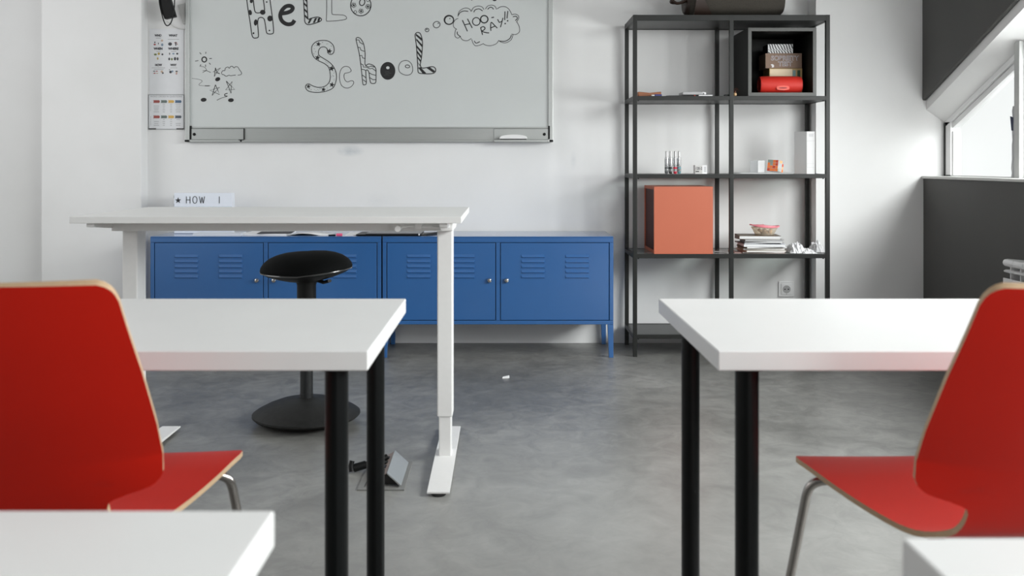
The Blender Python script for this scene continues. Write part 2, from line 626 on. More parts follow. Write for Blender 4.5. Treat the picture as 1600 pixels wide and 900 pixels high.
# wall socket under the shelf
def wall_socket():
    cx, cz = X(1228, YB), Z(451.5, YB)
    t = thing('wall_socket', 'square white wall socket between the shelf legs above the right desk', 'wall socket', (cx, YB, cz))
    MB().box(-.043, .043, -.009, 0, -.043, .043).build('cover_plate', M_frame, t, bevel=.003)
    Mx = Matrix.Rotation(PI / 2, 4, 'X')
    MB().box(-.030, .030, -.0125, -.009, -.030, .030).build('insert', M_frame, t, bevel=.002)
    MB().lathe([(.0215, 0.0125), (.0215, 0.0145), (.0185, 0.0145), (.018, .0128)], M=Mx, n=28).build('socket_ring', mat('socket grey', (.42, .42, .42, 1), .5), t)
    for dx in (-.0095, .0095):
        MB().lathe([(.0035, 0.013), (.0035, 0.0152)], (dx, 0, 0), n=12, M=Mx).build('pin_hole', M_black, t)
    MB().lathe([(.0018, 0.0125), (.0018, 0.0135)], (0.0, 0, -.026), n=10, M=Mx).build('screw_dot', M_black, t)
wall_socket()

# radiator on the right wall
def radiator():
    y1 = 4.17
    xf = XR - 0.105
    t = thing('radiator', 'white sectioned aluminium radiator under the window sill on the dark wall', 'radiator', (xf, y1, 0))
    ztop = 0.585
    for k in range(8):
        m = MB()
        a, b = -(k + 1) * 0.08 + 0.0015, -k * 0.08 - 0.0015
        # front plate
        m.box(0.0, 0.006, a, b, 0.10, ztop - 0.082)
        # upper rolled hood, a thinner fin below it
        def half_roll(zc, r, xd):
            pts = [(xd * 0.0 + r - r * math.cos(w), zc + r * math.sin(w)) for w in [PI * j / 8 - PI / 2 for j in range(9)]]
            return [(p[0], p[1]) for p in pts]
        prof = [(0.095, ztop - .006), (0.02, ztop)] + [(0.014 - 0.016 * math.sin(w), ztop - 0.016 + 0.016 * math.cos(w)) for w in [PI * j / 6 for j in range(1, 7)]] + [(0.03, ztop - 0.036), (0.095, ztop - .012)]
        m.add([(p[0], yy, p[1]) for yy in (a, b) for p in prof],
              [tuple(range(len(prof))), tuple(range(len(prof), 2 * len(prof)))[::-1]] + [(j, (j + 1) % len(prof), len(prof) + (j + 1) % len(prof), len(prof) + j) for j in range(len(prof))])
        prof = [(0.09, ztop - .046), (0.012, ztop - .046), (0.002, ztop - .050), (0.004, ztop - .056), (0.03, ztop - 0.064), (0.09, ztop - .054)]
        m.add([(p[0], yy, p[1]) for yy in (a, b) for p in prof],
              [tuple(range(len(prof))), tuple(range(len(prof), 2 * len(prof)))[::-1]] + [(j, (j + 1) % len(prof), len(prof) + (j + 1) % len(prof), len(prof) + j) for j in range(len(prof))])
        c = (a + b) / 2
        m.box(0.012, 0.09, c - 0.003, c + 0.003, 0.10, ztop - 0.01)
        m.box(0.085, 0.10, a, b, 0.10, ztop - 0.02)
        m.build('section', M_frame, t, bevel=0.0012)
    m = MB()
    m.tube([(0.05, 0, .14), (0.05, -.64, .14)], .016)
    m.tube([(0.05, -.1, .14), (0.05, -.1, 0)], .010)
    m.tube([(0.05, -.55, .14), (0.05, -.55, 0)], .010)
    m.build('pipe', M_frame, t)
radiator()

# ------------------------------------------------------------------ blue cabinets
def cabinet():
    w, d, h, zb = 1.187, 0.385, 0.6235, 0.171
    t = thing('metal_cabinet', 'blue metal cabinet in full view left of the shelf, right one of the pair', 'cabinet', (0, 0, 0), 0, 'blue metal cabinets under the whiteboard')
    b = MB()
    th = 0.006
    b.box(0, w, 0, d, h - 0.006, h)                 # top sheet
    b.box(0, w, 0, 0.012, h - 0.031, h - 0.0062)    # front lip
    b.box(0.007, w - .007, 0.0125, d - .005, zb, zb + 0.006)
    b.box(0, 0.020, 0.0004, 0.012, zb + .0205, h - .0315)
    b.box(w - 0.020, w, 0.0004, 0.012, zb + .0205, h - .0315)
    b.box(w / 2 - 0.0105, w / 2 + 0.0105, 0.0004, 0.012, zb + .0205, h - .0315)
    b.box(0, w, 0, 0.012, zb, zb + 0.020)
    b.box(0, th, 0.0125, d, zb, h - .0065)
    b.box(w - th, w, 0.0125, d, zb, h - .0065)
    b.box(th + .0005, w - th - .0005, d - 0.004, d, zb, h - .0065)
    b.box(w / 2 - 0.004, w / 2 + 0.004, 0.035, d - .005, zb + .007, h - .007)
    b.build('body', M_blue, t, bevel=0.0022)
    MB().box(th + .0005, w - th - .0005, 0.030, 0.034, zb + .0065, h - .008).build('dark_gap', M_gasket, t)
    dz0, dz1 = zb + 0.0225, h - 0.0335
    for s in (0, 1):
        x0 = 0.0235 if s == 0 else w / 2 + 0.0140
        x1 = w / 2 - 0.0140 if s == 0 else w - 0.0235
        dm = MB().box(x0, x1, 0.001, 0.018, dz0, dz1)
        door = dm.build('door', M_blue, t, bevel=0.002)
        g0 = x0 + 0.105 if s == 1 else x1 - 0.105 - 0.349
        for gx in (g0, g0 + 0.227):
            lm = MB()
            for k in range(5):
                z = 0.400 + 0.0262 * k + 0.012
                a, e = gx, gx + 0.122
                # pressed louvre: flush at the top, standing out at the lower edge, rounded ends
                lm.add([(a, 0.001, z + 0.014), (e, 0.001, z + 0.014), (a + .004, -0.0055, z + 0.003), (e - .004, -0.0055, z + 0.003),
                        (a + .004, -0.0055, z), (e - .004, -0.0055, z), (a, 0.001, z - 0.003), (e, 0.001, z - 0.003)],
                       [(0, 1, 3, 2), (2, 3, 5, 4), (4, 5, 7, 6), (0, 2, 4, 6), (1, 7, 5, 3)])
            lm.build('louvre_panel', M_blue, door, fix=False)
        kx = x1 - 0.030 if s == 0 else x0 + 0.030
        Mx = Matrix.Rotation(PI / 2, 4, 'X')
        k = MB().lathe([(.0115, -.001), (.0125, .003), (.0125, .010), (.0095, .016), (.004, .018)], (kx, 0, 0.398), n=20, M=Mx)
        k.build('lock_knob', M_chrome, door)
    for (lx, ly) in ((0, 0), (1, 0), (0, 1), (1, 1)):
        m = MB()
        a0, a1 = (0.0, 0.030) if lx == 0 else (w - 0.030, w)
        b0, b1 = (0.0, 0.028) if ly == 0 else (d - 0.028, d)
        q0, q1 = (a0, a0 + .023) if lx == 0 else (a1 - .023, a1)
        p0, p1 = (b0, b0 + .022) if ly == 0 else (b1 - .022, b1)
        m.hexa([(q0, p0, 0), (q1, p0, 0), (q1, p1, 0), (q0, p1, 0)], [(a0, b0, zb - .0003), (a1, b0, zb - .0003), (a1, b1, zb - .0003), (a0, b1, zb - .0003)])
        m.build('leg', M_blue, t, bevel=0.002)
    return t
cab = cabinet()
YC = 4.934
cab.location = (-0.626, YC, 0)
dup(cab, (-1.820, YC, 0), 0, 'blue metal cabinet behind the black stool, left one of the pair')

# ------------------------------------------------------------------ tall desk
def tall_desk():
    y0, y1 = 2.906, 3.556
    x0, x1 = -1.317, -0.130
    zt = 0.838
    t = thing('standing_desk', 'tall white height-adjustable desk standing in front of the blue cabinets', 'desk', (0, 0, 0))
    MB().box(x0, x1, y0, y1, zt - 0.0205, zt).build('desktop', M_desk, t, bevel=0.0015)
    zu = zt - 0.0205
    bm = MB().box(-1.255, -0.165, y0 + 0.16, y0 + 0.20, zu - 0.034, zu)
    bm.box(-1.255, -0.165, y0 + 0.42, y0 + 0.46, zu - 0.030, zu)
    beam = bm.build('crossbeam', M_wmetal, t, bevel=0.002)
    Mx = Matrix.Rotation(PI / 2, 4, 'X')
    for px in (385, 438, 457, 510):
        s = MB().lathe([(.004, 0), (.004, .003), (.002, .004)], (X(px, y0 + .158), y0 + 0.16, zu - 0.004), n=10, M=Mx)
        s.build('screw', M_bleg, beam)
    for sx, xc in ((-1, -1.247), (1, -0.198)):
        yc = 3.235
        col = MB().box(xc - .0255, xc + .0255, yc - .04, yc + .04, 0.155, zu - .012).build('leg_column', M_wmetal, t, bevel=0.004)
        MB().box(xc - .0205, xc + .0205, yc - .034, yc + .034, 0.012, 0.158).build('inner_tube', M_wmetal, col, bevel=0.003)
        f = MB()
        a0, a1 = 2.874, 3.597
        f.hexa([(xc - .034, a0, .010), (xc + .034, a0, .010), (xc + .034, a1, .010), (xc - .034, a1, .010)],
               [(xc - .034, a0, .0145), (xc + .034, a0, .0145), (xc + .034, a1, .0145), (xc - .034, a1, .0145)])
        f.hexa([(xc - .034, a0, .0140), (xc + .034, a0, .0140), (xc + .034, yc - .05, .0140), (xc - .034, yc - .05, .0140)],
               [(xc - .034, a0, .0150), (xc + .034, a0, .0150), (xc + .034, yc - .05, .024), (xc - .034, yc - .05, .024)])
        f.hexa([(xc - .034, yc - .05, .0140), (xc + .034, yc - .05, .0140), (xc + .034, yc + .05, .0140), (xc - .034, yc + .05, .0140)],
               [(xc - .034, yc - .05, .024), (xc + .034, yc - .05, .024), (xc + .034, yc + .05, .024), (xc - .034, yc + .05, .024)])
        f.hexa([(xc - .034, yc + .05, .0140), (xc + .034, yc + .05, .0140), (xc + .034, a1, .0140), (xc - .034, a1, .0140)],
               [(xc - .034, yc + .05, .024), (xc + .034, yc + .05, .024), (xc + .034, a1, .0150), (xc - .034, a1, .0150)])
        foot = f.build('foot', M_wmetal, t, bevel=0.0015)
        for ya in (a0 + .022, a1 - .04):
            MB().lathe([(.020, 0), (.023, .003), (.020, .0115)], (xc, ya, 0), n=20).build('glide', M_rubber, foot)
        # side arm under the top
        arm = MB()
        xa = xc - .0155 if sx < 0 else xc + .012
        arm.prism([(y0 + 0.02, zu - 0.012), (y0 + 0.30, zu - 0.036), (y0 + 0.38, zu - 0.036), (y1 - 0.03, zu - 0.012), (y1 - 0.03, zu), (y0 + 0.02, zu)],
                  'x', xa - .012, xa + .012)
        arm.build('support_arm', M_wmetal, t, bevel=0.002)
        MB().box(xc - .031, xc + .031, y0 + .24, y0 + .43, zu - .040, zu - .001).build('top_bracket', M_wmetal, t, bevel=0.003)
    # crank under the right end
    cr = MB()
    zr = Z(356.5, y0 + .05)
    xk = X(621, y0 + .03)
    cr.tube([(xk, y0 + 0.035, zr - .001), (xk, y0 + .075, zr - .001)], .0095, n=16)
    cr.tube([(xk, y0 + .07, zr), (xk + .03, y0 + .085, zr + .004), (xk + .055, y0 + .085, zr + .004)], .0035)
    cr.box(xk + .050, xk + .069, y0 + .07, y0 + .10, zr - .003, zu)
    cr.tube([(xk + .066, y0 + .085, zr + .002), (xk + .145, y0 + .085, zr + .0)], .004)
    cr.build('crank_handle', M_wmetal, t)
    c2 = MB()
    c2.tube([(-.185, y0 + .035, zu - .013), (-.185, y0 + .10, zu - .013)], .012, n=20)
    c2.build('tube_end', M_wmetal, t)
tall_desk()

# ------------------------------------------------------------------ black stool
def stool():
    xc, yc = X(479, 3.71), 3.71
    t = thing('wobble_stool', 'black round wobble stool with domed base behind the tall desk', 'stool', (xc, yc, 0))
    b = MB()
    b.lathe([(.06, 0), (.14, .006), (.196, .022), (.2055, .031), (.205, .037), (.190, .048), (.155, .066), (.115, .081), (.07, .090), (.035, .093), (.027, .096)], n=64)
    mb_ = mat('scuffed black rubber base', (0.013, 0.013, 0.0125, 1), 0.6, spec=.3, noise=0.55, scale=55, bump=0.3)
    b.build('base', mb_, t)
    MB().lathe([(.0255, .088), (.0255, .112), (.0245, .113), (.0245, .44)], n=28).build('post', mat('worn black post', (.012, .013, .014, 1), .35, noise=.5, scale=40), t)
    MB().lathe([(.0365, .42), (.0365, .530), (.042, .545), (.06, .552)], n=32).build('sleeve', M_black, t)
    s = MB()
    R = Matrix.Rotation(math.radians(-3), 4, 'Y')
    def seatz(prof, mi=0, n=64):
        vs, fs = [], []
        for r, z in prof:
            for k in range(n):
                a = 2 * PI * k / n
                ca = math.cos(a)
                # the rim dips a little between its left and right tips
                zz = z - 0.010 * (1 - abs(ca)) * min(1, r / .17)
                p = Vector((r * ca, r * math.sin(a) * 0.93, zz - .59))
                p = R @ p
                vs.append((p.x, p.y, p.z + .59))
        for i in range(len(prof) - 1):
            for k in range(n):
                k2 = (k + 1) % n
                fs.append((i * n + k, i * n + k2, (i + 1) * n + k2, (i + 1) * n + k))
        fs.append(tuple(range(n))[::-1])
        fs.append(tuple(range((len(prof) - 1) * n, len(prof) * n)))
        return vs, fs
    v, f = seatz([(.168, .583), (.1745, .588), (.1765, .596), (.173, .608), (.162, .623), (.140, .639), (.112, .650), (.08, .657), (.04, .660), (.004, .6605)])
    MB().add(v, f, 0, True).build('seat_cushion', mat('black seat fabric', (.003, .0035, .0035, 1), .85, noise=.3, scale=300, bump=.2, spec=.15), t)
    v, f = seatz([(.1735, .5845), (.1775, .587), (.1765, .5905), (.168, .590)])
    MB().add(v, f, 0, True).build('piping', mat('glossy black piping', (.05, .05, .05, 1), .12, spec=.8), t)
    v, f = seatz([(.055, .547), (.085, .552), (.12, .562), (.155, .575), (.170, .585), (.165, .592)])
    MB().add(v, f, 0, True).build('seat_pan', M_black, t)
    MB().tube([(.045, -.03, .552), (.075, -.045, .545), (.10, -.06, .553)], .011, flat=.6).build('lever', M_black, t)
stool()

# ------------------------------------------------------------------ floor socket box
def floor_box():
    t = thing('floor_socket_box', 'grey metal floor socket box with tent-shaped open lid left of the desk foot', 'floor socket', (0, 0, 0))
    y0, y1 = 2.93, 3.21
    g = mat('grey anodised lid', (.40, .42, .42, 1), .38, metal=.5)
    fr = mat('dull grey frame', (.25, .25, .24, 1), .5, metal=.3)
    m = MB()
    xa, xb = -0.450, -0.306
    m.box(xa, xb, y0, y0 + .018, 0, .004).box(xa, xb, y1 - .02, y1, 0, .004).box(xa, xa + .018, y0 + .0185, y1 - .0205, 0, .004).box(xb - .020, xb, y0 + .0185, y1 - .0205, 0, .004)
    m.build('floor_frame', fr, t)
    rx, rz = -.364, .040
    lid = MB()
    lid.hexa([(rx, y0 + .04, rz - .001), (-.322, y0 + .03, .004), (-.322, y1 - .02, .004), (rx - .002, y1 - .012, rz + .001)],
             [(rx + .001, y0 + .04, rz + .002), (-.318, y0 + .03, .006), (-.318, y1 - .02, .006), (rx, y1 - .012, rz + .004)])
    lid.build('lid', g, t)
    s = MB()
    s.hexa([(rx - .002, y0 + .045, rz - .003), (-.425, y0 + .035, .003), (-.425, y1 - .03, .003), (rx - .004, y1 - .014, rz - .002)],
           [(rx - .001, y0 + .045, rz), (-.427, y0 + .035, .006), (-.427, y1 - .03, .006), (rx - .003, y1 - .014, rz + .001)])
    sp = s.build('socket_panel', mat('beige socket panel', (.34, .27, .24, 1), .5, noise=.2, scale=50), t)
    for k in range(4):
        h = MB()
        yy = y0 + .07 + k * .045
        for q in range(2):
            u = .3 + .35 * q
            px_, pz = rx + (-.425 - rx) * u, rz + (.005 - rz) * u
            h.box(px_ - .008, px_ + .006, yy, yy + .024, pz + .001, pz + .0065)
        h.build('socket_opening', M_black, sp)
    MB().hexa([(rx, y0 + .055, rz - .004), (-.325, y0 + .055, .002), (-.42, y0 + .055, .002), (rx - .001, y0 + .055, rz - .004)],
              [(rx, y0 + .06, rz - .004), (-.325, y0 + .06, .002), (-.42, y0 + .06, .002), (rx - .001, y0 + .06, rz - .004)]).build('dark_hollow', M_gasket, t)
    c = thing('power_plug', 'black plug and cable lying on the floor at the floor socket box', 'plug', (0, 0, 0))
    p = MB()
    yy = 3.12
    p.tube([(X(570, yy), yy, .020), (X(585, yy), yy, .026), (X(604, yy), yy + .02, .040)], .010)
    p.tube([(X(553, yy), yy - .01, .012), (X(572, yy), yy, .021)], .013, n=14)
    p.build('plug_body', M_black, c)
    q = MB().tube([(X(551, yy), yy - .02, .004), (X(549.5, yy), yy - .015, .022), (X(551, yy), yy - .01, .036)], .0085, n=12)
    q.build('plug_cap', M_black, c)
floor_box()
cs = MB().hexa([(-.004, 0, 0), (.028, .004, 0), (.030, .028, 0), (-.002, .022, 0)], [(-.002, .002, .006), (.024, .004, .012), (.028, .026, .009), (.0, .02, .005)])
sc = cs.build('paper_scrap', M_paper, loc=(X(786, 4.48), 4.46, 0.0))
tag(sc, 'tiny white paper scrap lying on the bare concrete floor', 'paper scrap')

# ------------------------------------------------------------------ student tables
def student_table():
    w, d, zt, th = 1.20, 0.60, 0.697, 0.032
    t = thing('student_table', 'white table with black legs beside the left red chair', 'table', (0, 0, 0))
    MB().box(0, w, 0, d, zt - th, zt).build('tabletop', M_table, t, bevel=0.002)
    for x in (0.060, w - 0.060):
        for y in (0.055, d - 0.06):
            l = MB().lathe([(.0195, .006), (.0195, zt - th - .001)], (x, y, 0), n=32).build('leg', M_bleg, t)
            MB().lathe([(.021, 0), (.021, .006)], (x, y, 0), n=24).build('foot_cap', M_rubber, l)
            MB().lathe([(.034, zt - th - .006), (.034, zt - th - .0005)], (x, y, 0), n=28).build('mounting_plate', M_bleg, l)
    return t
tab = student_table()
tab.location = (-0.22 - 1.20, 1.548, 0)
tab['group'] = 'white student tables'
dup(tab, (0.345, 1.548, 0), 0, 'white table with black legs in front of the open shelf and right red chair')
dup(tab, (-0.2005 - 1.20, 0.838 - 0.60, 0), 0, 'white table nearest the camera in the lower left corner')
dup(tab, (0.3215, 0.777 - 0.60, 0), 0, 'white table nearest the camera in the lower right corner')

# ------------------------------------------------------------------ red chairs
def red_chair():
    t = thing('plywood_chair', 'left red plywood chair seen from behind with dark steel legs', 'chair', (0, 0, 0), 0, 'red plywood chairs')
    # profile: arc along the middle of the shell, front of the seat to the top of the back
    prof = [(.205, .441), (.198, .447), (.180, .451), (.150, .452), (.10, .450), (.05, .446), (0, .443), (-.05, .441), (-.10, .441), (-.14, .443),
            (-.170, .448), (-.188, .455), (-.202, .465), (-.212, .478), (-.222, .494), (-.236, .518), (-.262, .565), (-.30, .632), (-.34, .702), (-.375, .762), (-.404, .815), (-.422, .848)]
    P = catmull([(a, b) for a, b in prof], 6)
    L = [0]
    for a, b in zip(P[:-1], P[1:]):
        L.append(L[-1] + math.hypot(b[0] - a[0], b[1] - a[1]))
    def along(s):
        s = max(0, min(L[-1], s))
        for i in range(len(L) - 1):
            if s <= L[i + 1]:
                k = (s - L[i]) / max(1e-9, L[i + 1] - L[i])
                return tuple(P[i][j] + (P[i + 1][j] - P[i][j]) * k for j in (0, 1))
        return P[-1]
    # half width against arc length
    S_seat = 0.385   # rear of the seat
    T = L[-1]
    keys = [(0, .182), (.002, .195), (.006, .205), (.014, .215), (.028, .222), (.05, .223), (.12, .213), (.20, .198), (.28, .182), (.335, .171), (.362, .163), (.380, .154), (.393, .145), (.403, .137), (.410, .131), (.418, .126),
            (.430, .122), (.445, .120), (.458, .120), (.466, .123), (.472, .131), (.478, .148), (.484, .168), (.489, .182), (.495, .191), (.502, .198), (.512, .203), (.54, .205), (.60, .2055), (.70, .201), (T - .06, .194), (T - .03, .192),
            (T - .018, .189), (T - .010, .185), (T - .004, .179), (T, .170)]
    def half(s):
        for (a, wa), (b, wb) in zip(keys[:-1], keys[1:]):
            if s <= b:
                return wa + (wb - wa) * (s - a) / (b - a)
        return keys[-1][1]
    ss = sorted(set([k[0] for k in keys] + [T * i / 70 for i in range(71)]))
    NU = 24
    rows = []
    for s in ss:
        y, z = along(s)
        y2_, z2_ = along(min(T, s + .004))
        y1_, z1_ = along(max(0, s - .004))
        dy, dz = y2_ - y1_, z2_ - z1_
        l = math.hypot(dy, dz)
        ny, nz = dz / l, -dy / l          # towards the sitter (up on the seat, forward on the back)
        w = half(s)
        bk_ = max(0.0, min(1.0, (s - .44) / .10))   # how much this is backrest
        topc = 0.012 * max(0, (s - (T - .25)) / .25)
        row = []
        for j in range(NU + 1):
            u = -1 + 2 * j / NU
            x = u * w
            q = (x / .2) ** 2
            lift = (0.003 * (1 - bk_) + 0.024 * bk_) * q
            pt = Vector((x, y + ny * lift, z + nz * lift))
            # convex top edge
            pt += Vector((0, dy / l, dz / l)) * (-topc * q)
            row.append(pt)
        rows.append(row)
    nr = len(rows)
    # normals
    N = [[None] * (NU + 1) for _ in range(nr)]
    for i in range(nr):
        for j in range(NU + 1):
            a = rows[min(i + 1, nr - 1)][j] - rows[max(i - 1, 0)][j]
            jc = min(max(j, 1), NU - 1)
            b = rows[i][jc + 1] - rows[i][jc - 1]
            # ignore the sideways slide of the outline when the width changes quickly
            a = Vector((0, a.y, a.z))
            nn = b.cross(a)
            if nn.length < 1e-9:
                nn = Vector((0, 0, 1))
            N[i][j] = nn.normalized()
    th = 0.0045
    A = [[rows[i][j] + N[i][j] * th for j in range(NU + 1)] for i in range(nr)]
    B = [[rows[i][j] - N[i][j] * th for j in range(NU + 1)] for i in range(nr)]
    m = MB()
    W_ = NU + 1
    for G in (A, B):
        m.add([p for r in G for p in r], [(i * W_ + j, i * W_ + j + 1, (i + 1) * W_ + j + 1, (i + 1) * W_ + j) for i in range(nr - 1) for j in range(NU)], 0, True)
    bd = [(i, 0) for i in range(nr)] + [(nr - 1, j) for j in range(1, W_)] + [(i, NU) for i in range(nr - 2, -1, -1)] + [(0, j) for j in range(NU - 1, 0, -1)]
    k = len(bd)
    m.add([A[i][j] for i, j in bd] + [B[i][j] for i, j in bd], [(q, (q + 1) % k, k + (q + 1) % k, k + q) for q in range(k)], 1, True)
    m.build('seat_shell', [M_red, M_ply], t)
    for sx in (-1, 1):
        for fy in (1, -1):
            if fy > 0:
                pts = [(sx * .10, .110, .425), (sx * .150, .135, .427), (sx * .180, .152, .424), (sx * .200, .162, .412), (sx * .207, .168, .390), (sx * .268, .205, .008)]
            else:
                pts = [(sx * .10, -.110, .422), (sx * .118, -.128, .424), (sx * .130, -.140, .420), (sx * .138, -.148, .408), (sx * .145, -.155, .390), (sx * .235, -.255, .008)]
            pts = catmull(pts[:-1], 4)[:] + [pts[-1]]
            l = MB().tube(pts, .0085, n=14).build('leg', M_dchrome, t)
            e = Vector(pts[-1])
            MB().lathe([(.010, 0), (.011, .004), (.0105, .022)], (e.x, e.y, 0), n=14).build('foot_cap', M_black, l)
    u = MB()
    for sx in (-1, 1):
        u.tube([(sx * .10, .112, .425), (sx * .10, 0, .428), (sx * .10, -.112, .422)], .0085)
    u.tube([(-.10, .02, .424), (.10, .02, .424)], .0075)
    u.box(-.13, .13, -.03, .06, .428, .434)
    u.build('under_frame', M_dchrome, t)
    return t
ch = red_chair()
ch.location = (-0.706, 1.615, 0)
ch.rotation_euler = (0, 0, math.radians(2.5))
dup(ch, (0.768, 1.600, 0), math.radians(3.0), 'right red plywood chair seen from behind, pushed under the right table')

# ------------------------------------------------------------------ open shelf unit
YS = 4.955
SXL, SXR = X(989.3, YS), X(1297, YS)
SD = 0.352
ZS = [0.115, 0.531, 0.944, 1.347, 1.766]
def shelf_unit():
    t = thing('open_shelf_unit', 'tall black metal open shelf unit standing against the back wall', 'shelf unit', (0, 0, 0))
    p = .021
    xm = X(1143.2, YS)
    for ci, x in enumerate((SXL, xm - p / 2, SXR - p)):
        for y in (YS, YS + SD - p):
            MB().box(x, x + p, y, y + p, 0.0, ZS[-1] + (.0004 if ci != 1 else -.003)).build('post', M_shelf, t, bevel=.0012)
    for i, z in enumerate(ZS):
        solid = i in (0, 3, 4)
        hgt = .030 if i == 4 else .022
        m = MB()
        e = 0.0006
        m.box(SXL + p - .001, SXR - p + .001, YS + e, YS + .017, z - hgt, z)
        m.box(SXL + p - .001, SXR - p + .001, YS + SD - .017, YS + SD - e, z - hgt, z)
        m.box(SXL + e, SXL + .017, YS + p - .001, YS + SD - p + .001, z - hgt, z)
        m.box(SXR - .017, SXR - e, YS + p - .001, YS + SD - p + .001, z - hgt, z)
        if not solid:
            m.box(xm - .008, xm + .008, YS + .016, YS + SD - .016, z - hgt + .001, z - .006)
        fr = m.build('shelf_frame', M_shelf, t, bevel=.001)
        if solid:
            MB().box(SXL + .015, SXR - .015, YS + .015, YS + SD - .015, z - (hgt - .002), z - .0015).build('shelf_panel', M_shelfpanel, fr)
        else:
            MB().box(SXL + .015, SXR - .015, YS + .015, YS + SD - .015, z - .006, z - .0008).build('glass_shelf', M_sglass, fr)
        if 0 < i < 4 or i == 0:
            b = MB()
            for x in (SXL + .028, SXR - .032):
                b.lathe([(.004, -.004), (.004, 0)], (x, YS + .01, z - hgt), n=8)
            b.build('bolt', M_black, fr)
shelf_unit()

def sx_(px, dy=0.12):
    return X(px, YS + dy)

# --- black cube on the upper right shelf with its contents
def cube_box():
    y0 = YS + .002
    x0, x1 = X(1169, y0), X(1275.7, y0)
    z0 = ZS[3]
    s = x1 - x0
    t = thing('cube_shelf_box', 'black open-fronted cube box on the upper right shelf', 'storage box', (x0, y0, z0))
    w = .018
    d = .34
    m = MB()
    m.box(0, w, .004, d, 0, s).box(s - w, s, .004, d, 0, s).box(w, s - w, .004, d, 0, w).box(w, s - w, .004, d, s - w, s).box(w, s - w, d - .01, d, w, s - w)
    m.build('carcass', M_bbox, t)
    f = MB()
    o, i = 0, w
    for q in (((0, 0), (s, 0), (s - w, w), (w, w)), ((s, 0), (s, s), (s - w, s - w), (s - w, w)), ((s, s), (0, s), (w, s - w), (s - w, s - w)), ((0, s), (0, 0), (w, w), (w, s - w))):
        f.prism([(a, b) for a, b in q], 'y', 0, .0035)
    f.build('front_edge', M_bedge, t, bevel=.0006)
    pp = MB().hexa([(.001, .03, 0), (s - .03, .01, 0), (s - .02, .26, 0), (.02, .30, 0)], [(.001, .03, .0012), (s - .03, .01, .0012), (s - .02, .26, .0012), (.02, .30, .0012)]).build('paper_sheet', M_paper, loc=(x0, y0, z0 + s + .0002))
    tag(pp, 'thin white paper lying on top of the black cube box', 'paper')
    return x0, y0, z0 + w, s
bx0, by0, bz0, bs = cube_box()
yb = by0 + .075

# red speaker
def speaker():
    y = yb
    xa, xb = X(1186, y), X(1253, y)
    r = .046
    zc = bz0 + r
    t = thing('portable_speaker', 'red cylindrical portable speaker lying inside the black cube box', 'speaker', ((xa + xb) / 2, y + r * .3, zc))
    hl = (xb - xa) / 2
    My = Matrix.Rotation(PI / 2, 4, 'Y')
    mr = mat('red speaker mesh', (0.60, 0.022, 0.012, 1), .6, noise=.15, scale=400, bump=.3)
    MB().lathe([(.030, -hl + .010), (r * .93, -hl + .004), (r * .985, -hl + .02), (r, -hl + .05), (r, hl - .05), (r * .985, hl - .02), (r * .93, hl - .004), (.030, hl - .010)], n=40, M=My).build('body', mr, t)
    for s in (-1, 1):
        MB().lathe([(.006, s * (hl - .011)), (.033, s * (hl - .0095)), (.034, s * (hl - .002)), (.040, s * (hl - .003)), (.040, s * (hl - .011))], n=32, M=My).build('end_cap', mat('dark red rubber', (.30, .012, .010, 1), .5), t)
    b = MB()
    pts = []
    for k in range(24):
        a = 2 * PI * k / 24
        pts.append((.004 + .033 * max(-1, min(1, math.cos(a) * 1.25)), -.019 + .012 * math.sin(a)))
    b.prism(pts, 'y', -r - .0005, -r + .012)
    b.build('badge', mat('orange red badge', (.72, .05, .02, 1), .35), t)
    b = MB()
    pts = [(.004 + .020 * max(-1, min(1, math.cos(a) * 1.25)), -.019 + .004 * math.sin(a)) for a in [2 * PI * k / 24 for k in range(24)]]
    b.prism(pts, 'y', -r - .0012, -r - .0003)
    b.build('badge_mark', mat('dark red rubber', (.30, .012, .010, 1), .5), t)
    return zc + r
ztop = speaker()
# carton behind the speaker that carries the stack
def carton(name, label, cat, px0, px1, py0, py1, y, d, mats, deco=None, z0=None):
    xa, xb = X(px0, y), X(px1, y)
    zb_ = Z(py1, y) if z0 is None else z0
    zt_ = Z(py0, y)
    t = thing(name, label, cat, (xa, y, zb_))
    MB().box(0, xb - xa, 0, d, 0, zt_ - zb_).build('carton', mats, t, bevel=.001)
    if deco:
        deco(t, xb - xa, zt_ - zb_)
    return t
yk = yb + .055
def beige_deco(t, w, h):
    z1 = h
    m = MB().box(.004, w * .70, -.0006, 0, h * .62, h - .004)
    m.build('pale_label', mat('cream label', srgb(222, 205, 176), .6), t)
    m = MB().box(w * .71, w * .80, -.0006, 0, h * .60, h - .010)
    m.build('blue_label', mat('faded blue label', srgb(120, 150, 150), .6), t)
    m = MB().box(w * .85, w * .94, -.0006, 0, h * .60, h - .010)
    m.build('green_label', mat('dark green label', srgb(50, 78, 50), .6), t)
carton('card_game_box', 'cream and olive carton between the red speaker and the brown carton', 'box', 1202, 1253.5, 106.8, 149, yk, .12, mat('olive carton', srgb(176, 150, 100), .6, noise=.1), beige_deco, z0=bz0)
zk = Z(106.8, yk)
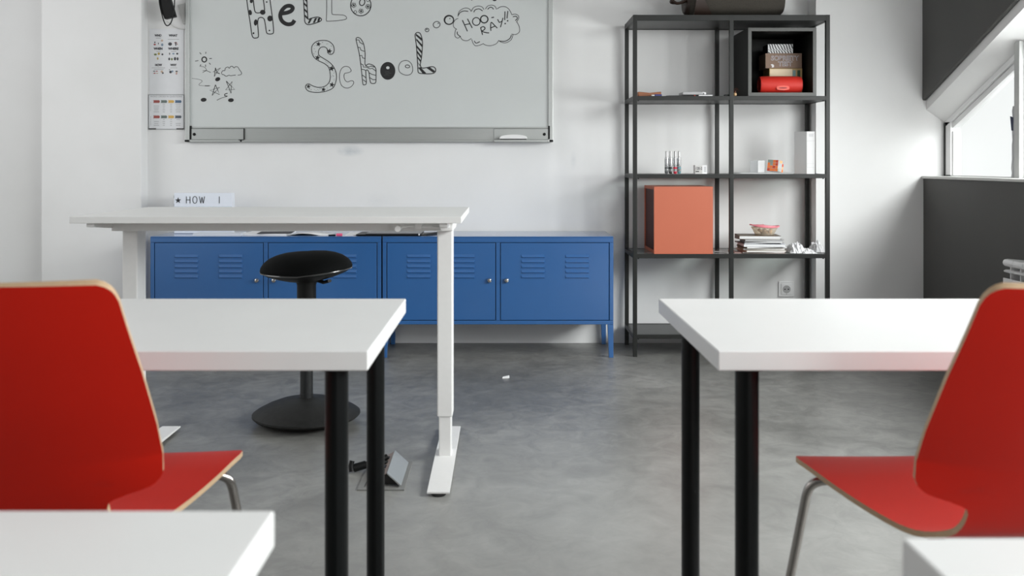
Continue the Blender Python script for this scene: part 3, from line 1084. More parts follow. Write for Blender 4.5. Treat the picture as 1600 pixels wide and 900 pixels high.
def sob_deco(t, w, h):
    m = MB()
    put_text(m, 'SOBRIETY', .034, w * .53, -.0012, h * .66, w * .78, 0, .0012)
    put_text(m, 'TEST', .034, w * .54, -.0012, h * .28, w * .40, 0, .0012)
    m.build('lettering', mat('grey white lettering', srgb(205, 200, 205), .6), t)
    m2 = MB()
    put_text(m2, 'SOBRIETY', .034, w * .53, -.0016, h * .66, w * .77, 0, -.0003)
    put_text(m2, 'TEST', .034, w * .54, -.0016, h * .28, w * .39, 0, -.0003)
    m2.build('lettering_core', mat('brown print', srgb(92, 78, 72), .6), t)
    m3 = MB()
    m3.add([(w * .17, -.001, h * .04), (w * .23, -.001, h * .06), (w * .235, -.001, h * .2), (w * .19, -.001, h * .28), (w * .14, -.001, h * .24), (w * .175, -.001, h * .15)], [(0, 1, 2, 3, 4, 5)])
    m3.build('white_sticker', M_paper, t)
carton('party_game_box', 'brown cardboard carton lettered SOBRIETY TEST, second from top of the stack', 'box', 1196, 1253, 83.2, 106.8, yk - .005, .13, mat('brown cardboard', srgb(132, 108, 92), .65, noise=.12, scale=20), sob_deco, z0=zk + .0003)
zk2 = Z(83.2, yk - .005)
def wave_deco(t, w, h):
    m = MB()
    for k in range(-5, 12):
        x0_ = k * w / 9
        pts = []
        for q in range(13):
            v = q / 12
            xx = x0_ + w * .26 * v + w * .012 * math.sin(v * 2 * PI * 1.5 + k)
            zz = h * (1 - v) + h * .10 * math.sin(v * PI * 3)
            pts.append((xx, zz))
        for (a, b) in zip(pts[:-1], pts[1:]):
            if a[0] < .001 or b[0] > w - .001:
                continue
            c = .0028
            m.add([(a[0] - c, -.0008, min(h, max(0, a[1]))), (a[0] + c, -.0008, min(h, max(0, a[1]))), (b[0] + c, -.0008, min(h, max(0, b[1]))), (b[0] - c, -.0008, min(h, max(0, b[1])))], [(0, 1, 2, 3)])
    m.build('wave_pattern', M_print, t)
t_ = carton('patterned_box', 'small white box with black wave pattern, topmost in the black cube box', 'box', 1200, 1239, 69, 82.9, yk + .0, .10, [M_paper], wave_deco, z0=zk2 + .0003)
MB().box(-.0012, 0.0, 0.001, .099, .001, Z(69, yk) - zk2 - .002).build('black_side', M_black, t_)

# --- orange box
def orange_box():
    y0 = YS + .004
    x0, x1 = X(1022, y0), X(1114, y0)
    w, h, d = x1 - x0, .348, .345
    t = thing('orange_cube_box', 'terracotta orange cube box with dark maroon left side on the lower shelf', 'storage box', (x0, y0, ZS[1]))
    th = .016
    m = MB()
    m.box(0, w, 0, th, 0, h).box(0, w, d - th, d, 0, h).box(0, w, th, d - th, 0, th).box(0, w, th, d - th, h - th, h).box(w - th, w, th, d - th, th, h - th)
    m.build('carcass', M_orange, t, bevel=.0008)
    MB().box(.006, .012, th, d - th, th, h - th).build('side_panel', mat('dark maroon board', (.055, .008, .006, 1), .5), t)
orange_box()

# --- duffel bag on top
def bag():
    y = YS + .17
    xa, xb = X(1070, y), X(1221, y)
    w = xb - xa
    t = thing('duffel_bag', 'brown-grey tweed duffel bag with dark leather corners lying atop the shelf unit', 'bag', (xa, y, ZS[4]))
    tw = mat('brown grey tweed', (0.046, 0.040, 0.032, 1), .9, noise=.5, scale=260, bump=.6)
    le = mat('dark brown leather', (0.024, 0.0115, 0.007, 1), .42, noise=.2, scale=40, bump=.1)
    def sect(u, off=0.0, n=36):
        # rounded section with a flat bottom; swells in the middle
        k = 1 - max(0, (abs(u - .5) - .34) / .16) ** 2 * .42
        ry, rz = (.135 + off) * k, (.145 + off) * (k ** .5)
        pts = []
        for j in range(n):
            a = 2 * PI * j / n
            c, s = math.cos(a), math.sin(a)
            yy = ry * math.copysign(abs(c) ** .8, c)
            zz = .142 + rz * math.copysign(abs(s) ** .8, s)
            pts.append((u * w, yy, max(zz, -off * .0 + .0015 + (.010 * (1 - k)))))
        return pts
    def loft(us, off, mi, mb):
        S = [sect(u, off) for u in us]
        n_ = 36
        vs = [p for s in S for p in s]
        fs = [(i * n_ + j, i * n_ + (j + 1) % n_, (i + 1) * n_ + (j + 1) % n_, (i + 1) * n_ + j) for i in range(len(S) - 1) for j in range(n_)]
        fs += [tuple(range(n_))[::-1], tuple(range((len(S) - 1) * n_, len(S) * n_))]
        mb.add(vs, fs, mi, True)
    m = MB()
    loft([0, .02, .05, .1, .2, .35, .5, .65, .8, .9, .95, .98, 1], 0, 0, m)
    m.build('bag_body', tw, t)
    c = MB()
    # leather corner patch whose edge curves up from the base
    S = []
    vs, fs = [], []
    nb = 14
    for i in range(nb):
        v = i / (nb - 1)
        zz = .010 + .16 * v
        xr = (.050 + .185 * (1 - v) ** 1.0) * w * 1.0
        xl = .055 * w + .012 * v
        yy = -.1375 * (1 - .32 * abs((zz - .142) / .145) ** 2.4)
        vs += [(xl, yy - .004, zz), (xl + (xr - xl), yy - .004, zz), (xr, yy + .01, zz), (xl, yy + .01, zz)]
    for i in range(nb - 1):
        a, b = i * 4, (i + 1) * 4
        fs += [(a, a + 1, b + 1, b), (a + 1, a + 2, b + 2, b + 1), (a, b, b + 3, a + 3)]
    c.add(vs, fs, 0, True)
    c.build('leather_patch', le, t)
    e = MB()
    loft([-.012, -.002, .012, .022], .003, 0, e)
    e.build('leather_end', le, t)
    h = MB()
    h.tube(catmull([(.01, -.03, .20), (-.03, -.05, .17), (-.075, -.06, .105), (-.085, -.06, .082), (-.055, -.06, .078), (-.02, -.055, .085), (.012, -.04, .12)], 5), .010, flat=.5)
    h.tube(catmull([(-.078, -.062, .092), (-.055, -.070, .076), (-.02, -.065, .084), (.005, -.05, .10)], 5), .013, flat=.6)
    h.build('strap', le, t)
bag()

# --- upper left shelf: small things
def small_upper():
    z = ZS[3]
    y = YS + .06
    mw = mat('reddish brown wood', srgb(150, 92, 58), .5, noise=.3, scale=25, stretch=(1, 8, 8))
    xa, xb = X(997, y), X(1033.5, y)
    m = MB()
    h = .027
    m.prism([(xa + .006, z), (xb - .012, z + .006), (xb, z + .012), (xb, z + h), (xb - .02, z + h - .002), ((xa + xb) / 2, z + h - .006), (xa + .02, z + h - .002), (xa, z + h), (xa + .001, z + .008)], 'y', y, y + .09)
    tag(m.build('wooden_tray', mw, bevel=.003), 'brown wooden dish at the left end of the upper shelf', 'dish')
    y2_ = YS + .02
    m = MB().tube([(X(1019, y2_), y2_ + .02, z + .005), (X(1023.5, y2_), y2_ + .02, z + .005)], .0045)
    m.tube([(X(1024, y2_), y2_ + .02, z + .006), (X(1035, y2_), y2_ + .03, z + .007)], .0055, mi=1)
    tag(m.build('blue_marker_pen', [M_paper, mat('dark blue plastic', srgb(50, 55, 120), .4)]), 'short white-tipped dark blue pen lying beside the brown wooden dish', 'pen')
    m = MB().box(X(1040, y), X(1066, y), YS + .03, YS + .20, z, z + .004)
    m.hexa([(X(1044, y), YS + .05, z + .004), (X(1072, y), YS + .03, z + .004), (X(1072, y), YS + .2, z + .004), (X(1044, y), YS + .2, z + .004)],
           [(X(1044, y), YS + .05, z + .006), (X(1072, y), YS + .03, z + .006), (X(1072, y), YS + .2, z + .006), (X(1044, y), YS + .2, z + .006)])
    tag(m.build('notebook', mat('dark grey cover', (.05, .05, .05, 1), .6)), 'thin dark notebook lying flat beside the grey case on the upper shelf', 'notebook')
    m = MB().box(X(1066, y), X(1098, y), YS + .05, YS + .16, z + .009, z + .026)
    cs_ = m.build('pencil_case', mat('light grey plastic', (.42, .42, .43, 1), .4), bevel=.004)
    tag(cs_, 'light grey flat case lying on a black folder, upper left shelf', 'case')
    m = MB().box(X(1065, y), X(1113, y), YS + .04, YS + .20, z, z + .0088)
    tag(m.build('folder', M_black), 'black folder lying under the light grey case', 'folder')
    m = MB().lathe([(.001, 0), (.007, .002), (.0085, .008), (.007, .014), (.001, .016)], (X(1101, y), YS + .06, z + .009), n=16)
    m.tube([(X(1097, y), YS + .055, z + .020), (X(1099, y), YS + .055, z + .023), (X(1102, y), YS + .06, z + .019)], .003)
    tag(m.build('tape_reel', M_paper), 'little round white reel at the right end of the grey case', 'reel')
    m = MB().box(X(1092, y2_), X(1113.5, y2_), YS + .019, YS + .034, z + .0001, z + .007)
    tag(m.build('white_stick', M_paper, bevel=.001), 'white stick lying in front of the black folder', 'stick')
    m = MB().lathe([(.001, 0), (.004, .001), (.005, .004), (.003, .007)], (X(1085.5, y2_), YS + .025, z + .0001), n=14)
    tag(m.build('red_bead', mat('dull red plastic', srgb(170, 80, 70), .4)), 'tiny red button lying in front of the black folder', 'button')
    # bead figure beside the cube
    y3 = YS + .03
    t = thing('bead_figure', 'small wire figure with a pale wooden bead left of the black cube box', 'figure', (X(1148.5, y3), y3, z))
    MB().lathe([(.001, 0), (.007, .003), (.009, .010), (.007, .017), (.001, .020)], (0, 0, 0), n=18).build('bead', mat('pale wood', srgb(205, 170, 125), .4), t)
    m = MB()
    m.lathe([(.001, .019), (.006, .021), (.007, .026), (.001, .030)], (-.001, 0, 0), n=14)
    m.tube(catmull([(0, 0, .022), (.008, 0, .036), (.016, 0, .034), (.022, 0, .026)], 4), .0012, n=6)
    m.tube(catmull([(0, 0, .022), (-.004, 0, .034), (.004, 0, .042), (.014, 0, .040)], 4), .0012, n=6)
    m.build('wire', mat('dark copper', (.10, .035, .02, 1), .4, metal=.5), t)
    m = MB().box(X(1132.5, y2_), X(1139, y2_), YS + .018, YS + .045, z, z + .009)
    tag(m.build('magnet', M_black, bevel=.001), 'small black block just left of the middle shelf post', 'magnet')
small_upper()

# --- glass shelf: markers, cartons, cubes
def glass_shelf_things():
    z = ZS[2]
    y = YS + .10
    t = thing('paint_marker', 'silver marker with grey band, leftmost of four standing upright', 'marker', (0, 0, 0), 0, 'silver markers standing in a row')
    def marker(col, label, px, first=False):
        t = thing('paint_marker', label, 'marker', (X(px, y), y, z), 0, 'silver markers standing in a row')
        MB().lathe([(.0085, .006), (.0100, .009), (.0100, .080), (.0085, .086)], n=20).build('barrel', mat('silver barrel', (.50, .51, .52, 1), .25, metal=.8), t)
        MB().lathe([(.0065, .086), (.0068, .088), (.0066, .118), (.0055, .120)], n=18).build('cap', mat('matt silver cap', (.55, .55, .55, 1), .4, metal=.4), t)
        MB().lathe([(.0104, .026), (.0104, .036)], n=20).build('colour_band', col, t)
        MB().lathe([(.0060, 0), (.0085, .002), (.0101, .010), (.0101, .014)], n=18).build('bottom_plug', col, t)
        b = MB()
        for k in range(5):
            b.lathe([(.0103, .044 + k * .007), (.0103, .0465 + k * .007)], n=20, cap=False)
        b.build('printed_ring', mat('dark print ring', (.10, .10, .105, 1), .5), t)
    bpy.data.objects.remove(t)
    marker(mat('dark grey plastic', (.09, .095, .10, 1), .4), 'silver marker with grey band, leftmost of four standing upright', 1041.5)
    marker(mat('black green plastic', (.008, .012, .009, 1), .3), 'silver marker with black band, second from left of four standing upright', 1047.8)
    marker(mat('crimson plastic', srgb(190, 30, 60), .35), 'silver marker with crimson band, third of four standing upright', 1054.8)
    marker(mat('teal plastic', srgb(90, 140, 150), .35), 'silver marker with teal band, rightmost of four standing upright', 1061.0)
    yc = YS + .06
    def dec(t, w, h):
        m = MB()
        put_text(m, '120-2', .020, w * .30, -.0006, h * .62, w * .52, 0, .0004)
        m.box(w * .04, w * .32, -.0008, -.0002, h * .22, h * .34)
        m.build('printing', M_print, t)
        m = MB()
        for k in range(4):
            m.box(w * .74, w * .92, -.0008, -.0002, h * (.25 + .16 * k), h * (.33 + .16 * k))
        m.build('small_print', M_gprint, t)
        MB().box(0.0, w * .60, -.0003, .0005, .001, h - .001).build('grey_side', mat('pale grey card', (.55, .54, .53, 1), .6), t)
    carton('bulb_box', 'tiny white printed carton right of the four markers', 'box', 1086.3, 1104.8, 258.2, 272.5, yc, .05, M_paper, dec, z0=z)
    # papers
    m = MB()
    for k in range(4):
        a = random.uniform(-.05, .05)
        R = Matrix.Translation((X(1198, YS) + random.uniform(-.01, .01), YS + .13, z + .0002 + k * .0016)) @ Matrix.Rotation(a, 4, 'Z')
        m.box(-.15 + .01 * k, .155, -.10, .10, 0, .0010 + .0004 * (k == 3), M=R)
    tag(m.build('paper_stack', mat('slightly grey paper', (.66, .67, .67, 1), .7)), 'loose sheets of paper lying under the two cubes on the glass shelf', 'papers')
    zp = z + .0068
    # translucent cube
    def cube(name, label, cat, px, yy, s, rz, tilt=(0, 0)):
        return thing(name, label, cat, (X(px, yy), yy, zp), rz)
    t = thing('frosted_cube', 'frosted clear plastic cube left of the orange patterned cube', 'cube', (X(1183.5, YS + .13), YS + .13, zp), math.radians(35))
    s = .056
    MB().box(-s / 2, s / 2, -s / 2, s / 2, 0, .064).build('frosted_block', glassy('frosted plastic', (.90, .91, .92, 1), opaque=.45, rough=.3), t, bevel=.003)
    t = thing('patterned_cube', 'clear cube with orange and red squares tilted on the glass shelf', 'cube', (X(1210.5, YS + .11), YS + .11, zp + .004), math.radians(-38))
    t.rotation_euler = (math.radians(3), math.radians(7), math.radians(48))
    s = .060
    MB().box(-s / 2, s / 2, -s / 2, s / 2, 0, s).build('clear_block', glassy('clear plastic', (.88, .90, .90, 1), opaque=.30, rough=.1), t, bevel=.002)
    cols = {'o': mat('bright orange film', srgb(240, 120, 40), .4), 'r': mat('red orange film', srgb(205, 60, 25), .4), 'g': mat('grey green film', srgb(140, 150, 140), .4), 'y': mat('peach film', srgb(245, 180, 130), .4)}
    q = s / 4
    groups = {'o': [], 'r': [], 'g': [], 'y': []}
    left = ['ggor', 'ogor', 'ooro', 'rooo']
    for r_, row in enumerate(left):
        for c_, k in enumerate(row):
            groups[k].append(('L', c_, 3 - r_))
    for c_, r_, k in ((3, 2, 'r'), (3, 1, 'y'), (3, 0, 'o'), (1, 3, 'y'), (2, 3, 'y'), (0, 0, 'g')):
        groups[k].append(('R', c_, r_))
    nm = {'o': 'orange_square', 'r': 'red_square', 'g': 'grey_square', 'y': 'peach_square'}
    for k, cells in groups.items():
        for side, c_, r_ in cells:
            m = MB()
            a, b = -s / 2 + c_ * q + .0006, -s / 2 + (c_ + 1) * q - .0006
            zz0, zz1 = r_ * q + .0006, (r_ + 1) * q - .0006
            if side == 'L':      # face looking towards -X
                m.box(-s / 2 - .0008, -s / 2 + .0004, -b, -a, zz0, zz1)
            else:                # face looking towards -Y
                m.box(a, b, -s / 2 - .0008, -s / 2 + .0004, zz0, zz1)
            m.build(nm[k], cols[k], t)
    # tall carton
    yt = YS + .05
    x0, x1 = X(1260.5, yt), X(1273.3, yt)
    t = thing('tall_carton', 'tall narrow white carton at the right end of the glass shelf', 'box', (x0, yt, z))
    w, h = x1 - x0, Z(205.3, yt) - z
    M_w = mat('glossy white card', (.68, .68, .68, 1), .5)
    # its broad left side turns towards the room centre
    m = MB()
    dx, dy = -.046, .10
    m.hexa([(0, 0, 0), (w, 0, 0), (w, .10, 0), (dx, .06, 0)], [(0, 0, h), (w, 0, h), (w, .10, h), (dx, .06, h)])
    m.build('carton', M_w, t, bevel=.001)
    p_ = MB()
    p_.box(.001, w - .001, -.0006, .0002, h * .775, h * .78)
    for (a, b) in ((.155, .158), (.24, .243)):
        p_.box(.001, w - .003, -.0006, .0002, h * a, h * b)
    for k in range(3):
        p_.box(w * .25, w * .8, -.0006, .0002, h * (.93 - .025 * k), h * (.94 - .025 * k))
    p_.build('printed_lines', M_gprint, t)
glass_shelf_things()

# --- stack of books, lunch box and crumpled paper on the middle shelf
def book_stack():
    z = ZS[1]
    y0 = YS + .035
    defs = [  # width px from, to, thickness, cover colour, rotation, label
        (1163.0, 1229, .0070, srgb(150, 110, 95), 'thin magazine with brownish cover at the very bottom of the book stack', -4),
        (1164.5, 1228, .0080, srgb(190, 180, 165), 'thin pale booklet second from bottom of the book stack', 3),
        (1163.5, 1229, .0095, srgb(120, 105, 80), 'thin tan edged book third from bottom of the book stack', -2),
        (1165.0, 1230, .0090, srgb(90, 85, 70), 'thin olive edged book in the lower middle of the book stack', 4),
        (1164.0, 1229, .0130, srgb(225, 228, 235), 'white paperback in the middle of the book stack', -3),
        (1161.0, 1225, .0055, srgb(120, 122, 128), 'thin grey booklet above the middle of the book stack', 5),
        (1166.5, 1226, .0125, srgb(28, 32, 48), 'white paged book with a navy spine, third from the top', -6),
        (1162.0, 1224, .0060, srgb(110, 110, 112), 'thin grey notebook second from the top of the book stack', 3),
        (1158.5, 1223, .0180, srgb(92, 78, 58), 'thick book with brown spine on top of the stack', -5),
    ]
    zc = z + .0002
    order = 0
    for (a, b, th, col, lab, rot) in defs:
        xa, xb = X(a, y0), X(b, y0)
        w = xb - xa
        d = .17 + .02 * math.sin(order * 2.1)
        t = thing('book', lab, 'book', ((xa + xb) / 2, y0 + .09, zc), math.radians(rot), 'books and magazines stacked on the middle shelf')
        cm = mat('book cover %d' % order, col, .5)
        ct = .0009 if th < .01 else .0015
        m = MB()
        m.box(-w / 2, w / 2, -d / 2, d / 2, 0, ct).box(-w / 2, w / 2, -d / 2, d / 2, th - ct, th).box(-w / 2, -w / 2 + ct * 1.5, -d / 2, d / 2, 0, th)
        m.build('cover', cm, t)
        m = MB()
        m.box(-w / 2 + ct, w / 2 - .004, -d / 2 + .002, d / 2 - .003, ct, th - ct)
        m.build('pages', mat('page edges', (.74, .74, .74, 1), .8, noise=.14, scale=3, stretch=(1, 1, 400)), t)
        zc += th + .0002
        order += 1
    # magazine sticking out at the left under the stack
    # lunch box
    yl = YS + .11
    t = thing('food_container', 'small clear food container with pink lid on top of the book stack', 'container', (X(1194.5, yl), yl, zc))
    m = MB()
    m.lathe([(.046, 0), (.049, .002), (.062, .028), (.070, .040), (.070, .043), (.064, .043)], n=40, sy=.75)
    m.build('bowl', glassy('cloudy plastic', (.90, .83, .72, 1), opaque=.28, rough=.25), t)
    m = MB()
    rnd = random.Random(3)
    for k in range(26):
        a, r = rnd.uniform(0, 2 * PI), rnd.uniform(.0, .040)
        rr = rnd.uniform(.006, .010)
        m.lathe([(.001, -rr * .8), (rr * .8, -rr * .4), (rr, 0), (rr * .8, rr * .5), (.001, rr * .8)], (r * math.cos(a), r * .7 * math.sin(a), .010 + rnd.uniform(0, .018)), n=8)
    m.build('contents', mat('beige crackers', srgb(222, 190, 150), .8, noise=.2), t)
    m = MB()
    n_ = 40
    ringz = []
    vs, fs = [], []
    prof = [(.070, .040), (.076, .041), (.077, .045), (.072, .047), (.060, .0475), (.058, .051), (.03, .052), (.002, .052)]
    for r, z_ in prof:
        for k in range(n_):
            a = 2 * PI * k / n_
            c = math.cos(a)
            lift = .008 * (abs(c) ** 3) if r > .065 else 0
            vs.append((r * c * 1.03, r * .75 * math.sin(a), z_ + lift - .004 * c))
    for i in range(len(prof) - 1):
        for k in range(n_):
            k2 = (k + 1) % n_
            fs.append((i * n_ + k, i * n_ + k2, (i + 1) * n_ + k2, (i + 1) * n_ + k))
    fs.append(tuple(range((len(prof) - 1) * n_, len(prof) * n_)))
    m.add(vs, fs, 0, True)
    m.build('lid', mat('pink lid', srgb(236, 140, 152), .4), t)
    # crumpled sheets
    def crumple(name, label, px0, px1, h, seed, d=.13, yy=YS + .10, zb=ZS[1], sharp=1.0):
        rnd = random.Random(seed)
        xa, xb = X(px0, yy), X(px1, yy)
        nx, ny = 16, 10
        H = [[rnd.random() for _ in range(ny)] for _ in range(nx)]
        m = MB()
        vs = []
        for i in range(nx):
            for j in range(ny):
                u, v = i / (nx - 1), j / (ny - 1)
                env = math.sin(PI * min(1, max(0, u)) ** .8) ** .6 * math.sin(PI * v) ** .5 if 0 < u < 1 and 0 < v < 1 else 0
                hh = h * env * (.35 + .65 * H[i][j])
                vs.append((xa + (xb - xa) * u + rnd.uniform(-.006, .006), yy - d / 2 + d * v + rnd.uniform(-.006, .006), max(zb + .0008, zb + hh)))
        fs = []
        for i in range(nx - 1):
            for j in range(ny - 1):
                a, b, c, e = i * ny + j, (i + 1) * ny + j, (i + 1) * ny + j + 1, i * ny + j + 1
                fs += [(a, b, c), (a, c, e)] if rnd.random() > .5 else [(a, b, e), (b, c, e)]
        m.add(vs, fs)
        o = m.build(name, M_paper)
        so = o.modifiers.new('thickness', 'SOLIDIFY')
        so.thickness = .0006
        so.offset = 1
        tag(o, label, 'paper')
    crumple('crumpled_paper', 'crumpled white paper lying right against the book stack', 1231, 1257, .066, 5)
    crumple('crumpled_paper', 'low crumpled white paper between the two taller crumpled ones', 1252, 1273, .030, 9, yy=YS + .06, d=.08)
    crumple('crumpled_paper', 'crumpled white paper by the right shelf post', 1268, 1284, .068, 12, yy=YS + .15)
    m = MB()
    yy = YS + .02
    m.hexa([(X(1148, yy), yy, z), (X(1170, yy), yy, z), (X(1176, yy), yy + .14, z), (X(1156, yy), yy + .14, z)],
           [(X(1148, yy), yy, z + .004), (X(1170, yy), yy, z + .004), (X(1176, yy), yy + .14, z + .0001 + .004), (X(1156, yy), yy + .14, z + .004)])
    # kept out of the stack: lies just in front-left
    bpy.data.meshes  # noqa
    o = MB().hexa([(0, 0, 0), (.036, 0, 0), (.030, .15, 0), (.0, .15, 0)], [(0, 0, .0035), (.036, 0, .0035), (.030, .15, .0035), (.0, .15, .0035)]).build('leaflet', mat('dusky pink leaflet', srgb(160, 130, 125), .6), loc=(X(1150, yy), yy + .03, z))
    tag(o, 'dusky pink leaflet lying flat left of the book stack', 'leaflet')
    o = MB().tube(catmull([(X(1116, YS + .1), YS + .10, z + .004), (X(1128, YS + .1), YS + .11, z + .003), (X(1136, YS + .1), YS + .09, z + .004)], 4), .0022, n=8).build('short_cable', M_gprint)
    tag(o, 'short grey cable end lying right of the orange cube box', 'cable')
book_stack()

# ------------------------------------------------------------------ whiteboard
YW = 5.318        # face of the board
def whiteboard():
    xa, xb = X(290.5, YW), X(864, YW)
    zb_, zt_ = Z(222, YW), Z(222, YW) + 1.22
    t = thing('whiteboard', 'large framed whiteboard with marker lettering hanging on the back wall', 'whiteboard', (0, 0, 0))
    zs = Z(199.5, YW)
    MB().box(xa + .01, xb - .01, YW, YB - .001, zs, zt_ - .01).build('writing_surface', M_board, t)
    f = MB()
    fw = .026
    f.box(xa, xa + fw * .9, YW - .012, YB - .001, zb_, zt_)
    f.box(xb - fw, xb, YW - .012, YB - .001, zb_, zt_)
    f.box(xa, xb, YW - .012, YB - .001, zt_ - fw, zt_)
    f.box(xa + fw, xb - fw, YW - .006, YW + .001, zs - .005, zs + .004)
    f.build('frame', M_alu, t, bevel=.002)
    r = MB().box(xa + fw, xb - fw, YW - .004, YB - .002, zb_ + .012, zs)
    r.box(xa + .004, xb - .004, YW - .016, YB - .002, zb_, zb_ + .0125)
    r.build('bottom_rail', M_alu, t, bevel=.0015)
    alu2 = mat('pale anodised plate', (.47, .49, .48, 1), .42, metal=.55)
    for (pa, pb, right) in ((299, 382.5, False), (772, 856.5, True)):
        a, b = X(pa, YW), X(pb, YW)
        c = MB().box(a, b, YW - .010, YW - .004, zb_ + .014, zs - .006).build('tray_plate', alu2, t, bevel=.001)
        e = MB()
        xo = (X(297.5, YW), X(300, YW)) if not right else (X(856.5, YW), X(859, YW))
        e.box(xo[0], xo[1], YW - .013, YW - .003, zb_ + .016, zs + .010)
        hx = X(304.5, YW) if not right else X(850.5, YW)
        Mx = Matrix.Rotation(PI / 2, 4, 'X')
        e.lathe([(.0085, .008), (.0085, .013), (.005, .0145)], (hx, YW - .0, (zb_ + zs) / 2 + .003), n=16, M=Mx)
        if not right:
            e.box(X(381.2, YW), X(382.7, YW), YW - .0115, YW - .003, zb_ + .014, zs - .004)
            e.box(a, b, YW - .0108, YW - .003, zs - .0068, zs - .0055)
            e.box(X(374, YW), X(382, YW), YW - .019, YW - .010, zb_ + .010, zb_ + .014)
            e.box(X(376.5, YW), X(379, YW), YW - .019, YW - .010, zb_ + .001, zb_ + .012)
        else:
            e.box(a, b, YW - .0108, YW - .003, zs - .0068, zs - .0058)
        cx0, cx1 = (X(290.5, YW), X(297, YW)) if not right else (X(856, YW), X(864, YW))
        e.box(cx0, cx1, YW - .022, YW - .010, zb_ + .001, zb_ + .012)
        e.build('corner_clip', M_black, t, bevel=.0012)
    # marker ledge in the lower right corner
    l = MB()
    la, lb = X(772, YW - .03), X(858, YW - .03)
    l.box(la, lb, YW - .055, YW - .012, zb_ + .001, zb_ + .004)
    l.box(la, lb, YW - .058, YW - .054, zb_ - .0005, zb_ + .0115)
    l.build('marker_ledge', M_alu, t, bevel=.001)
    # eraser lies on the ledge
    e = thing('board_eraser', 'white whiteboard eraser lying on the small ledge at the right', 'eraser', (X(802, YW - .03), YW - .034, zb_ + .0042))
    w = X(823.5, YW - .03) - X(780.5, YW - .03)
    MB().box(-w / 2 + .004, w / 2 - .004, -.016, .018, 0, .0065 + .007).build('felt_pad', M_rubber, e)
    pts = [(-w / 2, .0125), (w / 2, .0125), (w / 2 + .001, .019)] + [(w / 2 * math.cos(a) * .98, .020 + .016 * math.sin(a) ** .9) for a in [PI * k / 12 for k in range(1, 12)]] + [(-w / 2 - .001, .019)]
    MB().prism(pts, 'y', -.019, .020).build('grip', M_frame, e, bevel=.002)
    return t
wb = whiteboard()

# ---- the marker drawing: flat ink strokes on the board, in photo pixels of the board plane
YI = YW - .0006
class Ink:
    def __init__(self):
        self.m = MB()
        self.k = 0
    def _y(self):
        self.k += 1
        return YI - self.k * 0.0000012
    def P(self, p, y):
        return (X(p[0], YW), y, Z(p[1], YW))
    def line(self, pts, w=1.2, closed=False, smooth=True, mi=0, sub=5):
        if smooth and len(pts) > 2:
            pts = catmull(pts, sub, closed)
        if closed:
            pts = list(pts) + [pts[0], pts[1]]
        y = self._y()
        L, R = [], []
        n_ = len(pts)
        for i in range(n_):
            a, b = pts[max(0, i - 1)], pts[min(n_ - 1, i + 1)]
            dx, dy = b[0] - a[0], b[1] - a[1]
            l = math.hypot(dx, dy) or 1
            nx, ny = -dy / l * w / 2, dx / l * w / 2
            L.append(self.P((pts[i][0] + nx, pts[i][1] + ny), y))
            R.append(self.P((pts[i][0] - nx, pts[i][1] - ny), y))
        self.m.add(L + R, [(i, i + 1, n_ + i + 1, n_ + i) for i in range(n_ - 1)], mi)
    def fill(self, pts, smooth=True, mi=0, sub=5):
        if smooth:
            pts = catmull(pts, sub, True)
        y = self._y()
        vs = [Vector(self.P(p, y)) for p in pts]
        import mathutils.geometry as g
        tris = g.tessellate_polygon([vs])
        self.m.add([tuple(v) for v in vs], [tuple(t) for t in tris], mi)
    def dot(self, x, y, rx, ry=None, rot=0, mi=0):
        ry = ry or rx
        c, s = math.cos(rot), math.sin(rot)
        self.fill([(x + rx * math.cos(a) * c - ry * math.sin(a) * s, y + rx * math.cos(a) * s + ry * math.sin(a) * c) for a in [2 * PI * k / 14 for k in range(14)]], False, mi)
    def ring(self, x, y, rx, ry=None, w=1.1, rot=0, mi=0):
        ry = ry or rx
        c, s = math.cos(rot), math.sin(rot)
        self.line([(x + rx * math.cos(a) * c - ry * math.sin(a) * s, y + rx * math.cos(a) * s + ry * math.sin(a) * c) for a in [2 * PI * k / 20 for k in range(20)]], w, True, False, mi)
    def star(self, x, y, r, rot=0, filled=True):
        pts = []
        for k in range(10):
            rr = r if k % 2 == 0 else r * .42
            a = -PI / 2 + k * PI / 5 + rot
            pts.append((x + rr * math.cos(a), y + rr * math.sin(a)))
        if filled:
            self.fill(pts, False)
        else:
            self.line(pts, 1, True, False)
    def band(self, p, q, r, s):
        self.fill([p, q, r, s], False)
    def build(self, name, label=None):
        o = self.m.build(name, [M_ink, M_thin], wb, fix=False)
        return o

def in_crop(ox, oy, k):
    return lambda pts: [(ox + x / k, oy + y / k) for x, y in pts]

# HELLO
I = Ink()
c1 = in_crop(370, 0, 5.625)
# H with spots; its top runs on above the picture
I.line(c1([(88, 0), (100, 90), (118, 200), (132, 300), (146, 331), (170, 334), (190, 322), (188, 270), (184, 210), (190, 165), (215, 153), (240, 168), (250, 210), (262, 285), (280, 298), (305, 298), (322, 286), (320, 220), (308, 120), (292, 0), (285, -60), (262, -72), (236, -58), (234, 0), (242, 60), (240, 100), (205, 112), (165, 108), (152, 60), (140, -40), (120, -66), (92, -56), (86, -30)]), 1.5, True)
for (x, y, a, b, r) in ((118, 110, 15, 24, -.2), (228, 108, 24, 22, .1), (292, 163, 24, 26, 0), (166, 198, 16, 28, .1), (147, 292, 8, 9, 0), (287, 268, 7, 7, 0), (263, 18, 7, 7, 0), (128, 10, 14, 18, 0)):
    I.dot(370 + x / 5.625, y / 5.625, a / 5.625, b / 5.625, r)
